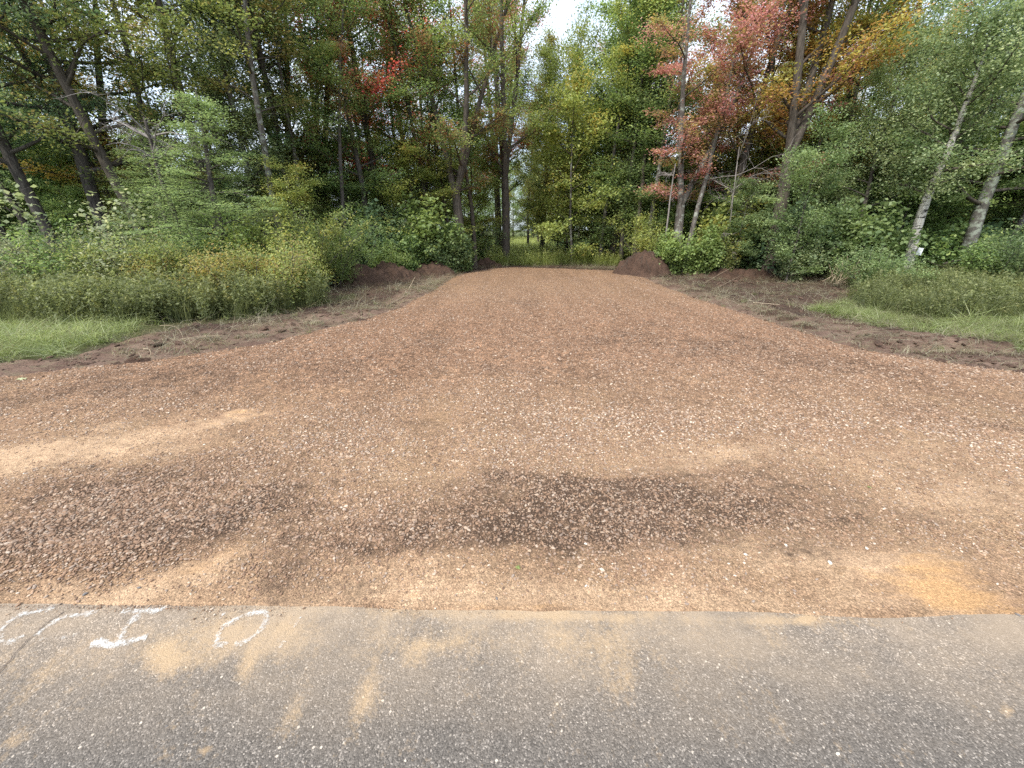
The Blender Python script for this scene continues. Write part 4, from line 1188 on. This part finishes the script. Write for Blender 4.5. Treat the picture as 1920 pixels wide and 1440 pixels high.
# ------------------------------------------------------------------ sticks, brush, sod
stick_m = bark_mat('stick_wood', (.20, .15, .10), (.42, .34, .24))
def stick(px0, py0, px1, py1, r, label, z1=.02, bend=.05, Yadd=0):
    a = at(px0, py0); dep = a[1]
    z0 = float(ground_z(np.array([a[0]]), np.array([a[1]]))[0])
    if z1 > .05:   # standing end, at nearly the same depth
        yb = a[1] + Yadd
        bx = (px1 - CX) / F * (yb * CP + (H_CAM - z1) * SP); b = (bx, yb)
    else:
        b = at(px1, py1)
    z0 += .02
    p0 = np.array([a[0], a[1], z0]); p1 = np.array([b[0], b[1], z0 + z1])
    t = np.linspace(0, 1, 7)[:, None]
    P = p0 + (p1 - p0) * t + np.array([.3, .5, .4]) * bend * np.sin(t * 3.14) * np.linalg.norm(p1 - p0)
    P = P - p0
    o = link('stick', tubes_mesh('stick', [(P, np.linspace(r, r * .5, 7))], stick_m, 6), loc=tuple(p0))
    tag(o, label, 'stick')
stick(1217, 513, 1250, 468, .012, 'pale branch leaning up against the tall soil mound', .75, .02, .1)
stick(1197, 480, 1224, 495, .012, 'thin stick lying across the face of the tall mound', .02, .0)
stick(766, 548, 779, 525, .014, 'short pale stake poking out of the left dirt bank', .35, .0)
stick(732, 572, 812, 535, .009, 'long pale stick lying along the left edge of the gravel', .02, .02)
stick(755, 556, 783, 543, .009, 'short straw-coloured stick beside the long pale stick', .02, .03)
stick(1320, 533, 1375, 490, .006, 'bent thin twig standing on the right bare dirt', .5, .05)
stick(1410, 574, 1460, 580, .011, 'white stick lying at the edge of the right bare dirt', .02, .02)
stick(1479, 582, 1475, 565, .010, 'short upright stake right of the white stick', .18, .0)
stick(1503, 582, 1497, 572, .008, 'tiny upright stub near the short stake', .1, .0)
stick(1345, 540, 1440, 505, .006, 'thin branch lying across the bare dirt patch', .03, .04)
stick(270, 657, 285, 672, .009, 'small dark forked twig near the left root clump', .03, .1)
stick(445, 1112, 480, 1104, .0022, 'thin straw lying on the sand near the asphalt', .004, .03)
stick(1128, 1088, 1165, 1105, .0016, 'fine yellow straw on the sand in the middle', .004, .0)
stick(340, 640, 420, 612, .006, 'long dry stalk lying on the left verge', .06, .05)
stick(430, 628, 440, 590, .006, 'dry stalk standing at the edge of the tall weeds', .3, .1)
stick(300, 612, 345, 640, .005, 'dry stalk leaning out of the left weeds', .02, .1)

# cut brush pile at right
rng = np.random.default_rng(5)
xb, yb = xat(1575, 12.6, .3), 12.6
root = link('brush_pile', None, loc=(xb, yb, gz(xb, yb)))
tag(root, 'heap of cut bare stems sticking out of the green bush at right', 'brush pile')
tb = []
for i in range(26):
    p0 = np.array([rng.normal() * .25, rng.normal() * .2, rng.uniform(0, .1)])
    tb.append((path(p0, (rng.uniform(-.2, 1.2), .1 * rng.normal(), .8), rng.uniform(.5, 1.1), 4, rng, -.03, .08), np.linspace(.012, .004, 5)))
link('stems', tubes_mesh('stems', tb, stick_m), root)

# fallen dark logs and brush by the thick trunk at right
rng = np.random.default_rng(15)
xb, yb = xat(1840, 12.0, .5), 12.0
root = link('brush_pile', None, loc=(xb, yb, gz(xb, yb)))
tag(root, 'dark fallen branches piled at the foot of the thick pale trunk', 'brush pile')
tb = []
for i in range(30):
    p0 = np.array([rng.normal() * .7, rng.normal() * .3, rng.uniform(0, .7)])
    tb.append((path(p0, (rng.choice([-1, 1]), .3 * rng.normal(), rng.uniform(-.1, .5)), rng.uniform(.6, 1.6), 4, rng, 0, .1), np.linspace(.022, .006, 5)))
link('branches', tubes_mesh('branches', tb, BARK['brown']), root)

# sod clumps and root clump on the verges
def lump_mesh(seed, w, d, h, mat):
    n = 44
    U, V = np.meshgrid(np.linspace(-1, 1, n), np.linspace(-1, 1, n)); r = np.sqrt(U ** 2 + V ** 2)
    p = np.clip(1 - r ** 1.5 - .3 * fbm(U, V, 2.5, 3, seed), 0, 1) ** .6
    z = h * p * (1 + .6 * fbm(U * 2, V * 2, 2.5, 3, seed + 1)) - .02
    return grid_mesh('lump', U * w / 2, V * d / 2, z, r < 1.0, mat=mat)
def sod(px, py, w, d, h, seed, label, nb=130, gm=GM_straw, name='sod_clump', hh=.12):
    x, y = at(px, py)
    root = link(name, None, loc=(x, y, float(ground_z(np.array([x]), np.array([y]))[0])))
    root.rotation_euler = (0, 0, random.uniform(-.3, .3)); tag(root, label, 'sod clump')
    link('soil', lump_mesh(seed, w, d, h * .75, SOIL if seed in (1, 3, 4, 5, 6, 8, 9, 10, 15) else SOIL2), root)  # listed seeds take the darker of the two soil tones
    if nb:
        rng = np.random.default_rng(seed)
        V = np.array(blades(rng, nb, w * .42, hh, .006, 2.2)).reshape(-1, 3) * np.array([1, d / w, 1]) + np.array([0, 0, h * .5])
        link('grass', quads_mesh('g', V, np.repeat(rng.random(nb), 3), np.repeat(rng.random(nb), 3), mat=gm), root)
for a in [
    (1300, 547, .7, .3, .10, 1, 'dark sod strip at the upper right edge of the gravel'),
    (1418, 581, .5, .3, .10, 2, 'torn sod lump below the white stick'),
    (1447, 592, .6, .3, .12, 3, 'dark torn sod lump on the right gravel edge'),
    (1475, 600, .5, .28, .10, 4, 'grassy sod lump on the right gravel edge'),
    (1508, 613, .45, .3, .10, 5, 'lowest sod lump of the line on the right gravel edge'),
    (1600, 610, .8, .2, .07, 6, 'long dark sod ridge on the right verge'),
    (1640, 640, .8, .22, .07, 7, 'flattened dark grassy clump left of the black rut'),
    (1800, 656, .9, .22, .08, 8, 'black earth ridge at the rut near the right edge'),
    (1900, 665, .8, .2, .06, 9, 'black earth ridge touching the right edge of the picture'),
    (258, 678, .32, .16, .09, 10, 'dark root clump on the left edge of the gravel', 14),
    (218, 683, .18, .12, .06, 11, 'small dark clod left of the root clump', 4),
    (120, 700, .22, .12, .05, 12, 'flat brown clod near the left edge of the gravel', 4),
    (480, 635, .5, .2, .05, 13, 'low dark sod strip beside the left gravel edge'),
    (590, 612, .5, .2, .06, 14, 'dark crumbly ridge on the left verge'),
    (672, 600, .4, .2, .07, 15, 'dark clod at the bend of the left gravel edge', 10),
    (545, 603, .4, .2, .06, 16, 'tuft of tire-torn sod on the left verge', 20),
    (690, 583, .7, .4, .06, 17, 'clump of pale straw on the left verge', 160),
]:
    sod(*a)
sod(585, 570, 1.1, .7, .06, 21, 'mound of fresh green cut grass at the right end of the tall weeds', 500, GM_grass, 'grass_clump', .3)
sod(650, 560, .6, .4, .05, 22, 'small pale green weed growing on the left dirt', 120, GM_grass, 'grass_clump', .25)
sod(200, 600, .9, .6, .03, 23, 'yellow-green tuft in front of the left weeds', 260, GM_wet, 'grass_clump', .3)

# green leaf on the sand
def flat_leaf(px, py, s, mat, label, z=.016):
    x, y = at(px, py)
    pts = [(0, -1), (.25, -.35), (.9, -.45), (.55, .05), (.75, .6), (.2, .4), (0, 1), (-.25, .4), (-.8, .55), (-.5, .05), (-.85, -.5), (-.25, -.35)]
    me = bpy.data.meshes.new('leaf')
    vs = [(0, 0, .004)] + [(p_[0] * s, p_[1] * s, .003 * math.sin(i * 2.1) + .002) for i, p_ in enumerate(pts)]
    me.from_pydata(vs, [], [(0, i + 1, (i + 1) % len(pts) + 1) for i in range(len(pts))]); me.update()
    for nm in ('v', 'w'):
        t = me.attributes.new(nm, 'FLOAT', 'FACE'); t.data.foreach_set('value', np.full(len(pts), .75, np.float32))
    me.materials.append(mat)
    zz = float(pad_z(np.array([x]), np.array([y]))[0]) if y > 1.33 else 0.0
    o = link('fallen_leaf', me, loc=(x, y, zz + .008)); o.rotation_euler = (.1, .15, .7)
    tag(o, label, 'leaf')
flat_leaf(971, 1074, .017, G['lime'], 'green maple leaf lying on the sand near the asphalt')
flat_leaf(44, 717, .05, G['pale'], 'pale leaf on the gravel at the left edge')
flat_leaf(1625, 925, .014, G['green'], 'small green leaf on the gravel at right')

# single larger stones near the road
def stone(px, py, s, col, label, seed):
    x, y = at(px, py)
    m_, nt_, out_ = new_mat('stone_' + str(seed)); g_ = N(nt_)
    nz_ = g_.noise(g_.obj(), 2.5, 5, .6)
    g_.l(g_.pbsdf(g_.mix(g_.ramp(nz_, [(.3, 0.0), (.7, 1.0)]), tuple(c_ * .75 for c_ in col), col), .75, g_.bump(nz_, .3, .1)), out_.inputs[0])
    zz = float(pad_z(np.array([x]), np.array([y]))[0]) if y > 1.33 else .003
    o = link('stone', rock_mesh(seed, 3, .4, m_), loc=(x, y, zz + s * .25)); o.scale = (s, s * .8, s * .75); o.rotation_euler = (0, 0, seed * 1.3)
    tag(o, label, 'stone')
LT, GY, BR = (.62, .56, .47), (.17, .155, .145), (.30, .2, .14)
for a in [
    (1553, 1064, .014, LT, 'pale stone left of the orange sand patch', 71), (1097, 1031, .010, LT, 'brightest white pebble in the dark strip', 72),
    (1098, 1103, .009, LT, 'white pebble with a dark side on the sand', 73), (931, 1125, .009, GY, 'dark grey pebble near the asphalt in the middle', 74),
    (262, 1106, .009, GY, 'round grey pebble above the painted letter I', 75), (161, 1117, .011, GY, 'flat grey pebble between the painted letters and the sand', 76),
    (148, 1130, .011, BR, 'dark brown pebble at the left asphalt edge', 77), (560, 1017, .016, BR, 'flat brown stone right of the dark left strip', 78),
    (1907, 1154, .010, GY, 'dark pebble at the right end of the asphalt edge', 79), (1570, 1415, .008, LT, 'white chip lying on the asphalt at bottom right', 80),
    (1470, 1034, .010, LT, 'pale pebble at the right end of the dark strip', 81), (1395, 1050, .011, LT, 'flat pale stone below the right end of the dark strip', 82),
    (1620, 1040, .012, LT, 'pale pebble pair stone above the orange sand', 83), (1682, 925, .008, LT, 'white pebble on the right sandy gravel', 84),
    (313, 1363, .005, GY, 'tiny dark chip on the asphalt at bottom left', 85), (1030, 1131, .007, BR, 'brown pebble on the sand beside the asphalt', 86),
]:
    stone(*a)

# white tag on the birch
x = xat(1731, BIRCH_Y - .15, 1.3)
m_, nt_, out_ = new_mat('tag_white'); g_ = N(nt_)
nz_ = g_.noise(g_.obj(), 12, 3)
g_.l(g_.pbsdf(g_.mix(nz_, (.62, .62, .62), (.82, .82, .82)), .6), out_.inputs[0])
me = bpy.data.meshes.new('tag')
w_, h_, t_ = .075, .10, .006
me.from_pydata([(sx * w_, sy * t_, sz_ * h_) for sx in (-1, 1) for sy in (-1, 1) for sz_ in (-1, 1)], [],
               [(0, 1, 3, 2), (4, 6, 7, 5), (0, 4, 5, 1), (2, 3, 7, 6), (0, 2, 6, 4), (1, 5, 7, 3)]); me.update(); me.materials.append(m_)
o = link('paper_tag', me, loc=(x, BIRCH_Y - .16, 1.0)); o.rotation_euler = (0, .12, 0)
tag(o, 'small white rectangular tag fixed low on the birch trunk', 'tag')

# ------------------------------------------------------------------ painted marks on the asphalt
m, nt, out = new_mat('road_paint'); g = N(nt)
p = g.geo()
nz = g.noise(p, 75, 4, .8); nz2 = g.noise(p, 22, 3, .6)
a_ = g.math('ADD', g.math('MULTIPLY', nz, 1.5), g.math('SUBTRACT', g.math('MULTIPLY', nz2, .6), .55))
a_ = g.math('ADD', a_, g.math('MULTIPLY', g.math('SUBTRACT', g.attr('cov'), .62), .42))
al = g.ramp(a_, [(.44, 0.0), (.86, 1.0)])
al = g.math('MULTIPLY', al, g.ramp(g.noise(p, 190, 3, .7), [(.38, .25), (.56, 1.0)]))
bs = g.n('ShaderNodeBsdfPrincipled'); bs.inputs['Base Color'].default_value = (.60, .58, .54, 1); bs.inputs['Roughness'].default_value = .8
g.l(g.math('MULTIPLY', al, .95), bs.inputs['Alpha']); g.l(bs.outputs[0], out.inputs[0])
PAINT = m
def painted(strokes, label, width=.021, cov=.5, name='painted_letter'):
    VV, QQ, CC, off = [], [], [], 0
    for st_, c_ in strokes:
        P = np.array([at(*q) for q in st_])
        # resample
        d = np.r_[0, np.cumsum(np.linalg.norm(np.diff(P, axis=0), axis=1))]; n = max(4, int(d[-1] / .008))
        t = np.linspace(0, d[-1], n); P = np.stack([np.interp(t, d, P[:, 0]), np.interp(t, d, P[:, 1])], -1)
        for _ in range(3): P[1:-1] = (P[:-2] + 2 * P[1:-1] + P[2:]) / 4
        tg = np.gradient(P, axis=0); tg /= np.linalg.norm(tg, axis=1)[:, None]; nr = np.stack([-tg[:, 1], tg[:, 0]], -1)
        wv = width * (1 + .25 * np.sin(t * 60))
        cols = [-1, -.5, 0, .5, 1]; cv = [-.7, -.1, .2, -.1, -.7]
        for kx, (cc, vv_) in enumerate(zip(cols, cv)):
            for i in range(n):
                VV.append((P[i, 0] + nr[i, 0] * wv[i] * cc, P[i, 1] + nr[i, 1] * wv[i] * cc, .0075)); CC.append(c_ + vv_)
        for kx in range(4):
            for i in range(n - 1):
                QQ.append((off + kx * n + i, off + kx * n + i + 1, off + (kx + 1) * n + i + 1, off + (kx + 1) * n + i))
        off += 5 * n
    me = bpy.data.meshes.new(name); me.from_pydata(VV, [], QQ); me.update()
    t_ = me.attributes.new('cov', 'FLOAT', 'POINT'); t_.data.foreach_set('value', np.array(CC, np.float32)); me.materials.append(PAINT)
    o = link(name, me); tag(o, label, 'painted letter', 'letters sprayed on the asphalt')
painted([([(103, 1143), (73, 1147), (43, 1153), (20, 1165), (3, 1183), (-4, 1196), (4, 1206), (27, 1203), (47, 1194)], .72)], 'white painted letter C cut by the left edge')
painted([([(182, 1151), (157, 1154), (127, 1158), (103, 1167), (83, 1180), (72, 1193)], .66), ([(72, 1193), (78, 1201), (127, 1197), (152, 1188)], .25)], 'faded white painted letter C between the first C and the I')
painted([([(228, 1150), (267, 1147), (293, 1147), (314, 1140)], .85), ([(262, 1150), (247, 1168), (233, 1183), (226, 1202)], .75), ([(170, 1212), (187, 1205), (203, 1214), (230, 1208), (253, 1203), (277, 1196)], 1.05)], 'bold white painted letter I')
painted([([(411, 1216), (407, 1200), (413, 1183), (433, 1167), (460, 1155), (484, 1148), (500, 1152), (500, 1167), (490, 1183), (473, 1197), (455, 1207), (440, 1209)], .75), ([(411, 1216), (420, 1205)], 1.0)], 'worn white painted zero on a sandy stain')
painted([([(413, 1163), (423, 1151)], .5)], 'short white painted tick left of the zero', .012, name='painted_tick')
painted([([(565, 1158), (556, 1172), (550, 1180)], .45), ([(535, 1204), (524, 1218)], .55)], 'faint broken white painted stroke right of the zero', .014, name='painted_stroke')

# crack in the asphalt
P = np.array([at(*q) for q in [(-30, 1300), (0, 1263), (20, 1240), (33, 1223), (52, 1203), (68, 1190), (86, 1171), (104, 1160), (122, 1148)]])
rng = np.random.default_rng(1)
t = np.linspace(0, len(P) - 1, 60); P = np.stack([np.interp(t, range(len(P)), P[:, i]) for i in (0, 1)], -1) + rng.normal(0, .0018, (60, 2))
tg = np.gradient(P, axis=0); tg /= np.linalg.norm(tg, axis=1)[:, None]; nr = np.stack([-tg[:, 1], tg[:, 0]], -1)
w_ = (.0016 * (.5 + rng.random(60)))[:, None]
A, B = P + nr * w_, P - nr * w_
me = bpy.data.meshes.new('crack')
me.from_pydata([(a[0], a[1], .0068) for a in A] + [(b[0], b[1], .0068) for b in B], [], [(i, i + 1, 61 + i, 60 + i) for i in range(59)]); me.update()
m_, nt_, out_ = new_mat('crack_dark'); g_ = N(nt_); g_.l(g_.pbsdf(g_.mix(g_.noise(g_.geo(), 80), (.05, .04, .035), (.13, .1, .08)), .95), out_.inputs[0]); me.materials.append(m_)
tag(link('road_crack', me), 'thin dark crack crossing the asphalt at left', kind='structure')

# ------------------------------------------------------------------ light, sky, camera
SUN = Vector((-.42, -.52, .74)).normalized()
sun = bpy.data.lights.new('sun', 'SUN'); sun.energy = 2.6; sun.angle = math.radians(10); sun.color = (1, .955, .88)
so_ = link('sun', sun); so_.rotation_euler = (-SUN).to_track_quat('-Z', 'Y').to_euler()

w = bpy.data.worlds.new('World'); scene.world = w; w.use_nodes = True
nt = w.node_tree; nt.nodes.clear(); g = N(nt)
out = g.n('ShaderNodeOutputWorld')
sky = g.n('ShaderNodeTexSky'); sky.sky_type = 'NISHITA'; sky.sun_disc = False
sky.sun_elevation = math.asin(SUN.z); sky.sun_rotation = math.atan2(SUN.x, SUN.y)
b1 = g.n('ShaderNodeBackground'); g.l(sky.outputs[0], b1.inputs[0]); b1.inputs[1].default_value = .13
b2 = g.n('ShaderNodeBackground'); b2.inputs[1].default_value = 1.15
tc = g.n('ShaderNodeTexCoord').outputs['Generated']
cn = g.noise(tc, 2.2, 5, .6)
sz_ = g.n('ShaderNodeSeparateXYZ'); g.l(tc, sz_.inputs[0])
st_ = g.math('MULTIPLY', 1.55, g.ramp(sz_.outputs[2], [(0.0, .60), (.36, .60), (.85, 1.0)])); g.l(st_, b2.inputs[1])
g.l(g.ramp(cn, [(.3, (.58, .70, .88)), (.7, (.84, .90, 1.0))]), b2.inputs[0])
mx = g.n('ShaderNodeMixShader'); g.l(g.ramp(cn, [(.36, .55), (.55, .9)]), mx.inputs[0])
g.l(b1.outputs[0], mx.inputs[1]); g.l(b2.outputs[0], mx.inputs[2]); g.l(mx.outputs[0], out.inputs[0])

cam = bpy.data.cameras.new('camera'); cam.sensor_width = 36; cam.lens = 36 * F / 1920; cam.clip_start = .05; cam.clip_end = 3000
co_ = link('camera', cam, loc=(0, 0, H_CAM)); co_.rotation_euler = (math.pi / 2 - PITCH, 0, 0)
scene.camera = co_

vs_ = scene.view_settings
vs_.view_transform = 'Standard'; vs_.look = 'None'; vs_.gamma = 1; vs_.exposure = 1.12
cy = scene.cycles
cy.max_bounces = 8; cy.diffuse_bounces = 5; cy.transparent_max_bounces = 8; cy.transmission_bounces = 3; cy.glossy_bounces = 2
cy.use_adaptive_sampling = True
try:
    cy.use_denoising = False
except Exception: pass
print('built')
